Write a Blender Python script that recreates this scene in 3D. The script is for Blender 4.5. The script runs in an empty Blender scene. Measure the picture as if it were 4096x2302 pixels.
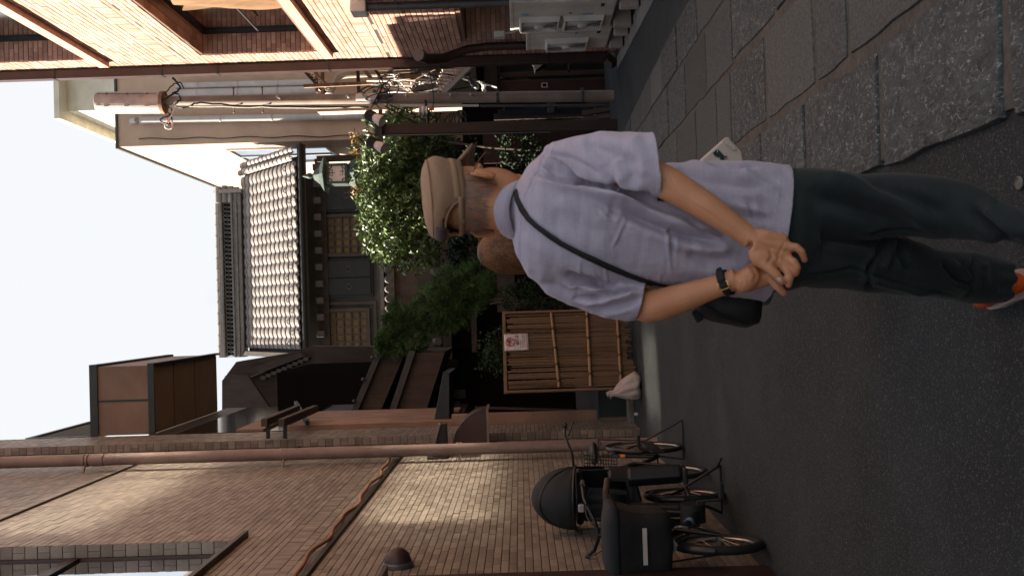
import bpy, bmesh, math, random
import numpy as np
from mathutils import Vector, Matrix, Euler
random.seed(7); np.random.seed(7)
S = bpy.context.scene
COL = S.collection
R = math.radians

# ---------------------------------------------------------------- camera, sky, sun, exposure
FPX, CU, CV, CAMH = 4009., 1151., 2048., 1.4          # the photograph is 4096 x 2302, turned on its side (up is to the left)
_yc = np.array([1075.-CU, -(2078.-CV), FPX]); _yc /= np.linalg.norm(_yc)
_zc = np.array([-math.sin(R(1.8)), math.cos(R(1.8)), 0.]); _zc[2] = -(_zc[0]*_yc[0]+_zc[1]*_yc[1])/_yc[2]; _zc /= np.linalg.norm(_zc)
_xc = np.cross(_yc, _zc); _xc = _xc if _xc[0] > 0 else -_xc
WC = np.array([_xc, _yc, _zc])                         # rows: world axes seen from the camera (right, up, forward)
right, up, fwd = WC[:, 0], WC[:, 1], WC[:, 2]
cam_d = bpy.data.cameras.new('camera'); cam = bpy.data.objects.new('camera', cam_d); COL.objects.link(cam)
cx, cy, cz = -up, right, -fwd
cam.matrix_world = Matrix(((cx[0], cy[0], cz[0], 0), (cx[1], cy[1], cz[1], 0), (cx[2], cy[2], cz[2], CAMH), (0, 0, 0, 1)))
cam_d.sensor_width = 36; cam_d.sensor_fit = 'HORIZONTAL'; cam_d.lens = FPX/4096*36
cam_d.clip_start = .05; cam_d.clip_end = 3000
cam_d.dof.use_dof = True; cam_d.dof.focus_distance = 9.; cam_d.dof.aperture_fstop = 9.
S.camera = cam

SUN_EL, SUN_AZ = R(45), R(17)                          # azimuth measured from -X towards +Y
sdir = Vector((-math.cos(SUN_EL)*math.cos(SUN_AZ), math.cos(SUN_EL)*math.sin(SUN_AZ), math.sin(SUN_EL)))
world = bpy.data.worlds.new('World'); S.world = world; world.use_nodes = True
wn, wl = world.node_tree.nodes, world.node_tree.links
wn.clear()
sky = wn.new('ShaderNodeTexSky'); sky.sky_type = 'NISHITA'; sky.sun_disc = False
sky.sun_elevation = SUN_EL; sky.sun_rotation = math.atan2(sdir.x, sdir.y); sky.air_density = 1.0; sky.dust_density = .7; sky.ozone_density = 1.0
tc = wn.new('ShaderNodeTexCoord'); nz = wn.new('ShaderNodeTexNoise'); nz.inputs['Scale'].default_value = 1.7; nz.inputs['Detail'].default_value = 5
rp = wn.new('ShaderNodeValToRGB'); rp.color_ramp.elements[0].position = .36; rp.color_ramp.elements[1].position = .56; rp.color_ramp.elements[0].color = (.08,.08,.08,1)
mx = wn.new('ShaderNodeMix'); mx.data_type = 'RGBA'; mx.inputs[7].default_value = (4.35, 4.45, 4.6, 1)   # bright thin cloud
bg = wn.new('ShaderNodeBackground'); bg.inputs['Strength'].default_value = .05
wo = wn.new('ShaderNodeOutputWorld')
wl.new(tc.outputs['Generated'], nz.inputs['Vector']); wl.new(nz.outputs['Fac'], rp.inputs['Fac']); wl.new(rp.outputs['Color'], mx.inputs[0])
wl.new(sky.outputs['Color'], mx.inputs[6]); wl.new(mx.outputs[2], bg.inputs['Color']); wl.new(bg.outputs[0], wo.inputs[0])
sun_d = bpy.data.lights.new('sun', 'SUN'); sun_d.energy = 5.0; sun_d.angle = R(.5); sun_d.color = (1, .90, .77)
sun = bpy.data.objects.new('sun', sun_d); COL.objects.link(sun); sun.rotation_euler = sdir.to_track_quat('Z', 'Y').to_euler(); sun.location = sdir*40
S.view_settings.view_transform = 'Standard'; S.view_settings.look = 'None'; S.view_settings.gamma = 1; S.view_settings.use_curve_mapping = False
S.view_settings.exposure = 2.1
S.render.engine = 'CYCLES'; S.cycles.max_bounces = 7; S.cycles.diffuse_bounces = 4; S.cycles.use_denoising = True; S.cycles.sample_clamp_indirect = 30
S.cycles.transparent_max_bounces = 8; S.cycles.use_guiding = True; S.cycles.use_surface_guiding = True; S.cycles.blur_glossy = 0

# ---------------------------------------------------------------- from photograph pixel to a place in the alley
def ray(px, py): return WC @ np.array([2302-py-CU, -(px-CV), FPX])
def PY(px, py, Y): d = ray(px, py); t = Y/d[1]; return Vector((d[0]*t, Y, CAMH+d[2]*t))
def PX(px, py, X): d = ray(px, py); t = X/d[0]; return Vector((X, d[1]*t, CAMH+d[2]*t))
def PZ(px, py, Z=0.): d = ray(px, py); t = (Z-CAMH)/d[2]; return Vector((d[0]*t, d[1]*t, Z))
def proj(p):
    c = WC.T @ (np.array(p)-np.array([0, 0, CAMH])); return (CV-c[1]/c[2]*FPX, 2302-(CU+c[0]/c[2]*FPX), c[2])
def inview(p, m=60):
    x, y, d = proj(p); return d > .1 and -m < x < 4096+m and -m < y < 2302+m

# ---------------------------------------------------------------- materials
MATS = {}
def mat(name, col, rough=.7, metal=0., col2=None, nscale=6., namt=1., bscale=0., bstr=.3, bdist=.004, rnd=0., island=False, grime=0., gscale=1.2, spec=.4,
        stretch=None, alpha=1., trans=0., emit=None, sheen=0., coat=0., detail=5):
    m = bpy.data.materials.new(name); m.use_nodes = True; n, l = m.node_tree.nodes, m.node_tree.links
    b = n['Principled BSDF']; b.inputs['Roughness'].default_value = rough; b.inputs['Metallic'].default_value = metal
    b.inputs['Specular IOR Level'].default_value = spec; b.inputs['Alpha'].default_value = alpha; b.inputs['Transmission Weight'].default_value = trans
    b.inputs['Sheen Weight'].default_value = sheen; b.inputs['Coat Weight'].default_value = coat
    if emit: b.inputs['Emission Color'].default_value = (*emit[:3], 1); b.inputs['Emission Strength'].default_value = emit[3]
    tc = n.new('ShaderNodeTexCoord'); vec = tc.outputs['Object']
    if rnd and not island:                               # shift the pattern from one copy to the next
        oi = n.new('ShaderNodeObjectInfo'); va = n.new('ShaderNodeVectorMath'); va.operation = 'SCALE'; va.inputs[0].default_value = (17, 31, 11)
        l.new(oi.outputs['Random'], va.inputs['Scale']); ad = n.new('ShaderNodeVectorMath'); l.new(vec, ad.inputs[0]); l.new(va.outputs[0], ad.inputs[1]); vec = ad.outputs[0]
    if stretch:
        mp = n.new('ShaderNodeMapping'); mp.inputs['Scale'].default_value = stretch; l.new(vec, mp.inputs['Vector']); vec = mp.outputs[0]
    c1 = (*col, 1); c2 = (*(col2 or tuple(min(1, c*1.25) for c in col)), 1)
    t = n.new('ShaderNodeTexNoise'); t.inputs['Scale'].default_value = nscale; t.inputs['Detail'].default_value = detail; l.new(vec, t.inputs['Vector'])
    rp = n.new('ShaderNodeValToRGB'); rp.color_ramp.elements[0].position = .5-.22*namt; rp.color_ramp.elements[1].position = .5+.22*namt
    rp.color_ramp.elements[0].color = c1; rp.color_ramp.elements[1].color = c2; l.new(t.outputs['Fac'], rp.inputs['Fac']); out = rp.outputs['Color']
    if rnd:
        if island: g = n.new('ShaderNodeNewGeometry'); rv = g.outputs['Random Per Island']
        else: rv = oi.outputs['Random']
        hs = n.new('ShaderNodeHueSaturation'); mr = n.new('ShaderNodeMapRange'); mr.inputs[3].default_value = 1-rnd; mr.inputs[4].default_value = 1+rnd
        l.new(rv, mr.inputs[0]); l.new(mr.outputs[0], hs.inputs['Value'])
        mr2 = n.new('ShaderNodeMath'); mr2.operation = 'MULTIPLY_ADD'; mr2.inputs[1].default_value = .03*rnd; mr2.inputs[2].default_value = .5-.015*rnd
        l.new(rv, mr2.inputs[0]); l.new(mr2.outputs[0], hs.inputs['Hue']); l.new(out, hs.inputs['Color']); out = hs.outputs['Color']
    if grime:
        gt = n.new('ShaderNodeTexNoise'); gt.inputs['Scale'].default_value = gscale; gt.inputs['Detail'].default_value = 7; gt.inputs['Roughness'].default_value = .65
        l.new(tc.outputs['Object'], gt.inputs['Vector']); gr = n.new('ShaderNodeMapRange'); gr.inputs[1].default_value = .35; gr.inputs[2].default_value = .7; gr.inputs[3].default_value = 1-grime; gr.inputs[4].default_value = 1
        l.new(gt.outputs['Fac'], gr.inputs[0]); mu = n.new('ShaderNodeMix'); mu.data_type = 'RGBA'; mu.blend_type = 'MULTIPLY'; mu.inputs[0].default_value = 1
        l.new(out, mu.inputs[6]); l.new(gr.outputs[0], mu.inputs[7]); out = mu.outputs[2]
    l.new(out, b.inputs['Base Color'])
    if bscale:
        bt = n.new('ShaderNodeTexNoise'); bt.inputs['Scale'].default_value = bscale; bt.inputs['Detail'].default_value = 4; l.new(vec, bt.inputs['Vector'])
        bp = n.new('ShaderNodeBump'); bp.inputs['Strength'].default_value = bstr; bp.inputs['Distance'].default_value = bdist; l.new(bt.outputs['Fac'], bp.inputs['Height']); l.new(bp.outputs[0], b.inputs['Normal'])
    MATS[name] = m; return m

# ---------------------------------------------------------------- mesh building
def V(*a): return Vector(a[0] if len(a) == 1 else a)
class MB:
    def __init__(s): s.v = []; s.f = []
    def add(s, vs, fs):
        o = len(s.v); s.v += [tuple(p) for p in vs]; s.f += [tuple(i+o for i in f) for f in fs]; return s
    def box(s, x0, x1, y0, y1, z0, z1):
        return s.add([(x0,y0,z0),(x1,y0,z0),(x1,y1,z0),(x0,y1,z0),(x0,y0,z1),(x1,y0,z1),(x1,y1,z1),(x0,y1,z1)],
                     [(0,3,2,1),(4,5,6,7),(0,1,5,4),(1,2,6,5),(2,3,7,6),(3,0,4,7)])
    def obox(s, c, size, rot=(0,0,0)):
        m = Euler(rot).to_matrix(); c = V(c); h = [k/2 for k in size]
        vs = [c+m@V(a*h[0], b*h[1], d*h[2]) for a,b,d in [(-1,-1,-1),(1,-1,-1),(1,1,-1),(-1,1,-1),(-1,-1,1),(1,-1,1),(1,1,1),(-1,1,1)]]
        return s.add(vs, [(0,3,2,1),(4,5,6,7),(0,1,5,4),(1,2,6,5),(2,3,7,6),(3,0,4,7)])
    def bar(s, p0, p1, w, h, upv=(0,0,1)):
        p0, p1 = V(p0), V(p1); d = (p1-p0).normalized(); a = d.cross(V(upv)); a = a.normalized() if a.length > 1e-4 else V(1,0,0); b = a.cross(d).normalized()
        a *= w/2; b *= h/2
        return s.add([p0-a-b,p0+a-b,p0+a+b,p0-a+b,p1-a-b,p1+a-b,p1+a+b,p1-a+b], [(3,2,1,0),(4,5,6,7),(0,1,5,4),(1,2,6,5),(2,3,7,6),(3,0,4,7)])
    def tube(s, pts, r, n=8, cap=True, closed=False, flat=1., upv=None):
        pts = [V(p) for p in pts]; k = len(pts); rs = r if isinstance(r, (list, tuple)) else [r]*k; o = len(s.v); a = None
        for i, p in enumerate(pts):
            if closed: d = pts[(i+1) % k]-pts[i-1]
            else: d = pts[min(i+1, k-1)]-pts[max(i-1, 0)]
            d = d.normalized() if d.length > 1e-9 else V(0,0,1)
            if a is None: a = d.cross(V(upv) if upv else (V(0,0,1) if abs(d.z) < .9 else V(1,0,0))).normalized()
            else: a = (a-d*a.dot(d)); a = a.normalized() if a.length > 1e-6 else d.orthogonal().normalized()
            b = d.cross(a)
            for j in range(n):
                t = 2*math.pi*j/n; s.v.append(tuple(p+a*(math.cos(t)*rs[i])+b*(math.sin(t)*rs[i]*flat)))
        m = k if closed else k-1
        for i in range(m):
            for j in range(n):
                i2 = (i+1) % k; s.f.append((o+i*n+j, o+i*n+(j+1)%n, o+i2*n+(j+1)%n, o+i2*n+j))
        if cap and not closed: s.f.append(tuple(o+j for j in reversed(range(n)))); s.f.append(tuple(o+(k-1)*n+j for j in range(n)))
        return s
    def rings(s, rings, cap=True, closed=True):          # list of equal-length point rings
        o = len(s.v); n = len(rings[0])
        for rg in rings: s.v += [tuple(p) for p in rg]
        for i in range(len(rings)-1):
            for j in range(n if closed else n-1): s.f.append((o+i*n+j, o+i*n+(j+1)%n, o+(i+1)*n+(j+1)%n, o+(i+1)*n+j))
        if cap and closed: s.f.append(tuple(o+j for j in reversed(range(n)))); s.f.append(tuple(o+(len(rings)-1)*n+j for j in range(n)))
        return s
    def ell(s, c, r, n=16, m=10, mtx=None):
        c = V(c); rg = []
        for i in range(m+1):
            t = math.pi*(i+.001)/(m+.002); rg.append([])
            for j in range(n):
                q = 2*math.pi*j/n; p = V(math.sin(t)*math.cos(q)*r[0], math.sin(t)*math.sin(q)*r[1], -math.cos(t)*r[2]); rg[-1].append(c+(mtx@p if mtx else p))
        return s.rings(rg)
    def prism(s, poly, d):                                # planar polygon pushed along vector d
        poly = [V(p) for p in poly]; d = V(d); n = len(poly)
        nrm = sum(((poly[i]-poly[0]).cross(poly[(i+1)%n]-poly[0]) for i in range(1, n-1)), V(0,0,0))
        if nrm.dot(d) > 0: poly = poly[::-1]
        return s.add(poly+[p+d for p in poly], [tuple(range(n)), tuple(reversed(range(n, 2*n)))]+[(i, n+i, n+(i+1)%n, (i+1)%n)[::-1] for i in range(n)][::1])
    def lathe(s, prof, c, n=20, axis='z', cap=True):
        c = V(c); rg = []
        for r, h in prof:
            rg.append([])
            for j in range(n):
                t = 2*math.pi*j/n; a, b = r*math.cos(t), r*math.sin(t)
                rg[-1].append(c+(V(a,b,h) if axis == 'z' else V(h,a,b) if axis == 'x' else V(b,h,a)))
        return s.rings(rg, cap)
    def mesh(s, name, smooth=False, org=(0,0,0)):
        me = bpy.data.meshes.new(name); o = V(org)
        me.from_pydata([tuple(V(p)-o) for p in s.v], [], s.f); me.update()
        bm = bmesh.new(); bm.from_mesh(me); bmesh.ops.recalc_face_normals(bm, faces=bm.faces); bm.to_mesh(me); bm.free()
        if smooth:
            me.polygons.foreach_set('use_smooth', [True]*len(me.polygons))
            if smooth != 'full': me.set_sharp_from_angle(angle=R(38))
        return me
ORG = {}
def link(o, parent=None, org=None):
    COL.objects.link(o)
    if parent: o.parent = parent
    ORG[o] = V(org if org is not None else (ORG[parent] if parent else (0,0,0))); return o
def tag(o, label=None, cat=None, group=None, kind=None):
    if label: o['label'] = label
    if cat: o['category'] = cat
    if group: o['group'] = group
    if kind: o['kind'] = kind
    return o
def thing(name, label, cat, loc=(0,0,0), group=None):
    o = bpy.data.objects.new(name, None); o.location = loc; o.empty_display_size = .1; link(o, None, loc); return tag(o, label, cat, group, 'thing')
def part(name, mb, m, parent=None, smooth=False, label=None, kind=None, bevel=0):
    me = mb.mesh(name, smooth, ORG[parent] if parent else (0,0,0)); me.materials.append(MATS[m] if isinstance(m, str) else m)
    o = bpy.data.objects.new(name, me); link(o, parent)
    if bevel: b = o.modifiers.new('bevel', 'BEVEL'); b.width = bevel; b.segments = 2; b.limit_method = 'ANGLE'
    return tag(o, label, kind=kind)
def single(name, mb, m, label, cat, loc, group=None, smooth=False, kind=None, bevel=0):    # a thing that is one mesh
    me = mb.mesh(name, smooth, loc); me.materials.append(MATS[m]); o = bpy.data.objects.new(name, me); o.location = loc; link(o, None, loc)
    if bevel: b = o.modifiers.new('bevel', 'BEVEL'); b.width = bevel; b.segments = 2; b.limit_method = 'ANGLE'
    return tag(o, label, cat, group, kind or 'thing')
def struct(name, mb, m, smooth=False): o = part(name, mb, m, None, smooth); o['kind'] = 'structure'; return o
def inst(name, me, parent, loc, rot=None, scale=None):
    o = bpy.data.objects.new(name, me); o.location = V(loc)-ORG[parent]
    if rot is not None: o.rotation_euler = rot
    if scale is not None: o.scale = scale
    COL.objects.link(o); o.parent = parent; ORG[o] = V(loc); return o
def copy_tree(o, parent=None):
    c = o.copy(); COL.objects.link(c); c.parent = parent; ORG[c] = ORG[o]
    for ch in list(o.children): copy_tree(ch, c)
    return c
def remeshed(mb, voxel, it=6, name='tmp'):
    me = mb.mesh(name); o = bpy.data.objects.new(name, me); COL.objects.link(o)
    r = o.modifiers.new('r', 'REMESH'); r.mode = 'VOXEL'; r.voxel_size = voxel
    if it: s_ = o.modifiers.new('s', 'SMOOTH'); s_.factor = .5; s_.iterations = it
    dg = bpy.context.evaluated_depsgraph_get(); dg.update(); out = bpy.data.meshes.new_from_object(o.evaluated_get(dg)); bpy.data.objects.remove(o); return out
def get_v(me): a = np.empty(len(me.vertices)*3); me.vertices.foreach_get('co', a); return a.reshape(-1, 3)
def get_n(me): a = np.empty(len(me.vertices)*3); me.vertices.foreach_get('normal', a); return a.reshape(-1, 3)
def set_v(me, a): me.vertices.foreach_set('co', a.reshape(-1)); me.update()
def projN(v):
    c = (v-np.array([0, 0, CAMH])) @ WC; return CV-c[:, 1]/c[:, 2]*FPX, 2302-(CU+c[:, 0]/c[:, 2]*FPX)
def text_mb(txt, size, org, ex, ey, align='LEFT', thick=.0008):   # flat lettering as thin mesh on the plane (org, ex, ey)
    cu = bpy.data.curves.new('txt', 'FONT'); cu.body = txt; cu.size = size; cu.align_x = align; cu.resolution_u = 2
    o = bpy.data.objects.new('txt', cu); COL.objects.link(o); dg = bpy.context.evaluated_depsgraph_get(); dg.update()
    me = bpy.data.meshes.new_from_object(o.evaluated_get(dg)); bpy.data.objects.remove(o)
    mb = MB(); ex, ey, og = V(ex), V(ey), V(org)
    mb.add([og+ex*v.co.x+ey*v.co.y for v in me.vertices], [tuple(p.vertices) for p in me.polygons]); return mb
def rbox_mesh(w, d, h, b=.004):                          # bevelled unit piece
    bm = bmesh.new(); bmesh.ops.create_cube(bm, size=1)
    for v in bm.verts: v.co = V(v.co.x*w, v.co.y*d, v.co.z*h)
    if b: bmesh.ops.bevel(bm, geom=bm.edges[:], offset=b, segments=1, affect='EDGES')
    me = bpy.data.meshes.new('piece'); bm.to_mesh(me); bm.free(); return me
def clip_holes(u0, u1, v0, v1, holes, mn=.012):           # rectangle minus rectangles, row by row
    segs = [(u0, u1)]
    for a0, a1, b0, b1 in holes:
        if v1 <= b0+.003 or v0 >= b1-.003: continue
        ns = []
        for s0, s1 in segs:
            if s1 <= a0 or s0 >= a1: ns.append((s0, s1)); continue
            if s0 < a0: ns.append((s0, a0))
            if s1 > a1: ns.append((a1, s1))
        segs = ns
    return [q for q in segs if q[1]-q[0] > mn]
def brickwork(parent, name, org, eu, ev, en, U, Vv, lu, lv, gu, gv, proud, m, m_stuff, holes=(), nmax=300, courses=None, stuff_name=None, offs=.5, seen=True):
    """pieces laid on a wall plane: the largest in view are objects of their own, the rest one joined part"""
    org, eu, ev, en = V(org), V(eu), V(ev), V(en); recs = []; v = 0.; row = 0
    while v < Vv-1e-6:
        h = lv; L = lu; go = gu; st = (row % 2)*offs*lu
        if courses:
            for c0, c1 in courses:
                if c0-1e-6 <= v < c1-1e-6: h = c1-v; L = lv+.0; st = 0
        v1 = min(v+h, Vv); u = -st
        while u < U-1e-6:
            for s0, s1 in clip_holes(max(u, 0), min(u+L, U), v, v1, holes): recs.append((s0+go/2, s1-go/2, v+gv/2, v1-gv/2))
            u += L
        v = v1; row += 1
    recs = [r for r in recs if r[1]-r[0] > .008 and r[3]-r[2] > .008]
    if not recs: return
    mid = [org+eu*((r[0]+r[1])/2)+ev*((r[2]+r[3])/2) for r in recs]
    size = []
    for r, c in zip(recs, mid):
        if seen and not inview(c, -30): size.append(0); continue
        q = [proj(org+eu*a+ev*b) for a, b in ((r[0], r[2]), (r[1], r[2]), (r[1], r[3]), (r[0], r[3]))]
        ar = abs(sum(q[i][0]*q[(i+1)%4][1]-q[(i+1)%4][0]*q[i][1] for i in range(4)))/2; size.append(ar)
    order = np.argsort(size)[::-1]; pick = set(int(i) for i in order[:nmax] if size[int(i)] > 60)
    box = MB().box(-.5, .5, 0, 1, -.5, .5).mesh(name); box.materials.append(MATS[m])
    e1 = eu if eu.cross(en).dot(ev) > 0 else -eu
    rot = Matrix((e1, en, ev)).transposed().to_euler(); st = MB()
    for i, r in enumerate(recs):
        pr_ = proud*(1+random.uniform(-.25, .25))
        if i in pick: inst(name, box, parent, mid[i], rot, (r[1]-r[0], pr_, r[3]-r[2]))
        else:
            c = [org+eu*a+ev*b for a, b in ((r[0], r[2]), (r[1], r[2]), (r[1], r[3]), (r[0], r[3]))]; t = [p+en*pr_ for p in c]
            st.add(c+t, [(4,5,6,7),(0,1,5,4),(1,2,6,5),(2,3,7,6),(3,0,4,7)])
    if st.v: part(stuff_name or name+'work', st, m_stuff, parent, kind='stuff')
# ================================================================ materials
def asphalt():
    m = mat('asphalt', (.026,.0325,.0345), .8, col2=(.051,.0625,.065), nscale=130, namt=.8, grime=.45, gscale=1.1, detail=2, spec=.3); n, l = m.node_tree.nodes, m.node_tree.links; b = n['Principled BSDF']; tc = [k for k in n if k.type == 'TEX_COORD'][0]
    v = n.new('ShaderNodeTexVoronoi'); v.inputs['Scale'].default_value = 210; l.new(tc.outputs['Object'], v.inputs['Vector'])
    sep = n.new('ShaderNodeSeparateColor'); l.new(v.outputs['Color'], sep.inputs[0]); gt = n.new('ShaderNodeMapRange'); gt.inputs[1].default_value = .86; gt.inputs[2].default_value = 1.; l.new(sep.outputs[0], gt.inputs[0])   # pale stones among the dark ones
    mx = n.new('ShaderNodeMix'); mx.data_type = 'RGBA'; mx.inputs[7].default_value = (.125,.135,.13,1); l.new(gt.outputs[0], mx.inputs[0]); l.new(b.inputs['Base Color'].links[0].from_socket, mx.inputs[6]); l.new(mx.outputs[2], b.inputs['Base Color'])
    bp = n.new('ShaderNodeBump'); bp.inputs['Strength'].default_value = .7; bp.inputs['Distance'].default_value = .006; iv = n.new('ShaderNodeMath'); iv.operation = 'MULTIPLY'; iv.inputs[1].default_value = -1; l.new(v.outputs['Distance'], iv.inputs[0]); l.new(iv.outputs[0], bp.inputs['Height']); l.new(bp.outputs[0], b.inputs['Normal'])
asphalt()
mat('mortar_bed', (.085,.077,.064), .9, col2=(.15,.137,.115), nscale=40, bscale=160, bstr=.5, grime=.4, gscale=3)
def stone_rough():
    m = mat('stone_rough', (.025,.031,.031), .7, col2=(.070,.083,.081), nscale=14, namt=1., rnd=.22, stretch=(1.5,.8,1), detail=8); n, l = m.node_tree.nodes, m.node_tree.links; b = n['Principled BSDF']
    t0 = [k for k in n if k.type == 'TEX_NOISE'][0]; vec = t0.inputs['Vector'].links[0].from_socket
    t = n.new('ShaderNodeTexNoise'); t.inputs['Scale'].default_value = 36; t.inputs['Detail'].default_value = 2; t.inputs['Distortion'].default_value = .25; l.new(vec, t.inputs['Vector'])     # chisel ridges, their highlights put into the colour as pale lines
    r = n.new('ShaderNodeValToRGB'); e = r.color_ramp.elements; e[0].position = .485; e[0].color = (0,0,0,1); e[1].position = .535; e[1].color = (0,0,0,1); k = e.new(.51); k.color = (1,1,1,1); l.new(t.outputs['Fac'], r.inputs['Fac'])
    t2 = n.new('ShaderNodeTexNoise'); t2.inputs['Scale'].default_value = 26; l.new(vec, t2.inputs['Vector']); mu = n.new('ShaderNodeMath'); mu.operation = 'MULTIPLY'; r2 = n.new('ShaderNodeMapRange'); r2.inputs[1].default_value = .42; r2.inputs[2].default_value = .62; l.new(t2.outputs['Fac'], r2.inputs[0]); l.new(r.outputs['Color'], mu.inputs[0]); l.new(r2.outputs[0], mu.inputs[1])
    mx = n.new('ShaderNodeMix'); mx.data_type = 'RGBA'; mx.inputs[7].default_value = (.38,.40,.40,1); l.new(mu.outputs[0], mx.inputs[0]); l.new(b.inputs['Base Color'].links[0].from_socket, mx.inputs[6]); l.new(mx.outputs[2], b.inputs['Base Color'])
    bp = n.new('ShaderNodeBump'); bp.inputs['Strength'].default_value = 1.; bp.inputs['Distance'].default_value = .012; l.new(t.outputs['Fac'], bp.inputs['Height']); l.new(bp.outputs[0], b.inputs['Normal'])
stone_rough()
mat('stone_fine', (.036,.040,.038), .75, col2=(.105,.113,.106), nscale=60, namt=.9, bscale=120, bstr=.8, bdist=.006, rnd=.25, stretch=(1.3,.8,1), detail=7)
mat('stone_pink', (.052,.056,.052), .75, col2=(.12,.127,.118), nscale=70, namt=.8, bscale=140, bstr=.7, bdist=.005, rnd=.15, detail=7)
mat('tile_brown', (.205,.175,.143), .5, col2=(.28,.242,.202), nscale=9, rnd=.24, spec=.35, bscale=90, bstr=.2, grime=.2)
mat('tilework_brown', (.205,.175,.143), .5, col2=(.28,.242,.202), nscale=9, rnd=.24, island=True, spec=.35, bscale=90, bstr=.2, grime=.2)
mat('tile_joint', (.04,.033,.028), .95)
mat('brick_orange', (.41,.228,.165), .75, col2=(.545,.335,.252), nscale=12, rnd=.25, bscale=120, bstr=.35, grime=.2, spec=.25)
mat('brickwork_orange', (.41,.228,.165), .75, col2=(.545,.335,.252), nscale=12, rnd=.25, island=True, bscale=120, bstr=.35, grime=.2, spec=.25)
mat('brick_joint', (.15,.085,.06), .95, nscale=30)
mat('brown_metal', (.045,.022,.018), .45, col2=(.06,.032,.026), nscale=4, grime=.3, bscale=60, bstr=.05)
mat('dark_bronze', (.022,.016,.013), .4, metal=.3, nscale=5)
mat('black_metal', (.012,.012,.013), .45, nscale=8)
mat('grey_metal', (.10,.10,.10), .45, metal=.4, nscale=6, grime=.4)
mat('white_metal', (.55,.52,.48), .5, col2=(.66,.63,.58), nscale=3, grime=.25)
mat('dirty_white', (.50,.46,.42), .6, col2=(.62,.58,.53), nscale=8, grime=.4, gscale=3)
mat('pink_pvc', (.21,.15,.13), .45, col2=(.27,.195,.17), nscale=3, grime=.35, gscale=2.5, bscale=40, bstr=.06)
mat('pane', (.62,.65,.68), .03, metal=1., nscale=1, namt=.1)      # sky-mirroring coated glass
mat('pane_sun', (.42,.41,.38), .095, metal=1., nscale=1, namt=.1)  # sun-control glass, made mirror-like to throw sun patches on the wall opposite
mat('pane_dark', (.008,.010,.011), .12, spec=.6, nscale=1)
mat('curtain', (.15,.075,.032), .8, col2=(.22,.12,.055), nscale=5, stretch=(1,6,1))
mat('ac_white', (.58,.555,.51), .5, col2=(.66,.63,.58), nscale=2, grime=.35, gscale=2.2, bscale=300, bstr=.05)
mat('ac_shadow', (.015,.015,.015), .8)
mat('sticker_blue', (.12,.25,.40), .6); mat('sticker_white', (.6,.6,.58), .6)
mat('cable_orange', (.22,.10,.04), .6, nscale=20); mat('cable_black', (.010,.010,.010), .5); mat('cable_white', (.6,.58,.52), .5); mat('cable_red', (.45,.04,.02), .5)
mat('concrete', (.20,.185,.165), .85, col2=(.28,.26,.235), nscale=10, bscale=80, bstr=.4, grime=.4)
mat('foot_plastic', (.36,.31,.27), .7, grime=.3)

# ================================================================ ground, stone paving
g = MB().box(-400, 400, -200, 900, -.3, 0); struct('ground', g, 'asphalt')
XD, XC_, XB, XA, XE = .487, .955, 1.465, 1.93, 2.335
pv = MB(); far = [(XD+.022, 14.0), (2.05, 13.4), (2.19, 12.6), (2.27, 10.5), (2.33, 8.5)]
pv.prism([(XD+.022,-4,-.01),(XE+.01,-4,-.01)]+[(x, y, -.01) for x, y in reversed(far)], (0,0,.023)); paving = struct('stone_paving', pv, 'mortar_bed')
mb0 = ['stone_rough', 'stone_fine', 'stone_pink']
def edgeX(y):
    pts = [(-4, XE)]+[(y_, x_) for x_, y_ in reversed(far)]
    for (a, xa), (b, xb) in zip(pts, pts[1:]):
        if a <= y <= b: return xa+(xb-xa)*(y-a)/(b-a)
    return XD
cols = [(XD, XC_, [-.9, .0, .92, 1.86, 2.80, 3.77, 4.74, 5.6, 6.5, 7.45, 8.35, 9.3, 10.2, 11.1, 12.0, 12.9, 13.9]),
        (XC_, XB, [-.5, .4, 1.35, 2.3, 3.28, 4.1, 4.55, 5.45, 6.35, 6.8, 7.6, 8.5, 9.4, 10.3, 11.3, 12.2, 13.2]),
        (XB, XA, [-.3, .6, 1.5, 2.45, 3.4, 4.3, 5.2, 6.25, 7.1, 8.0, 8.9, 9.9, 10.8, 11.7, 12.7, 13.5]),
        (XA, XE, [.1, 1.0, 1.9, 2.8, 3.7, 4.6, 5.6, 6.5, 7.4, 8.35, 9.2, 10.0, 10.9, 11.8, 12.8])]
rs = random.Random(3)
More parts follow.
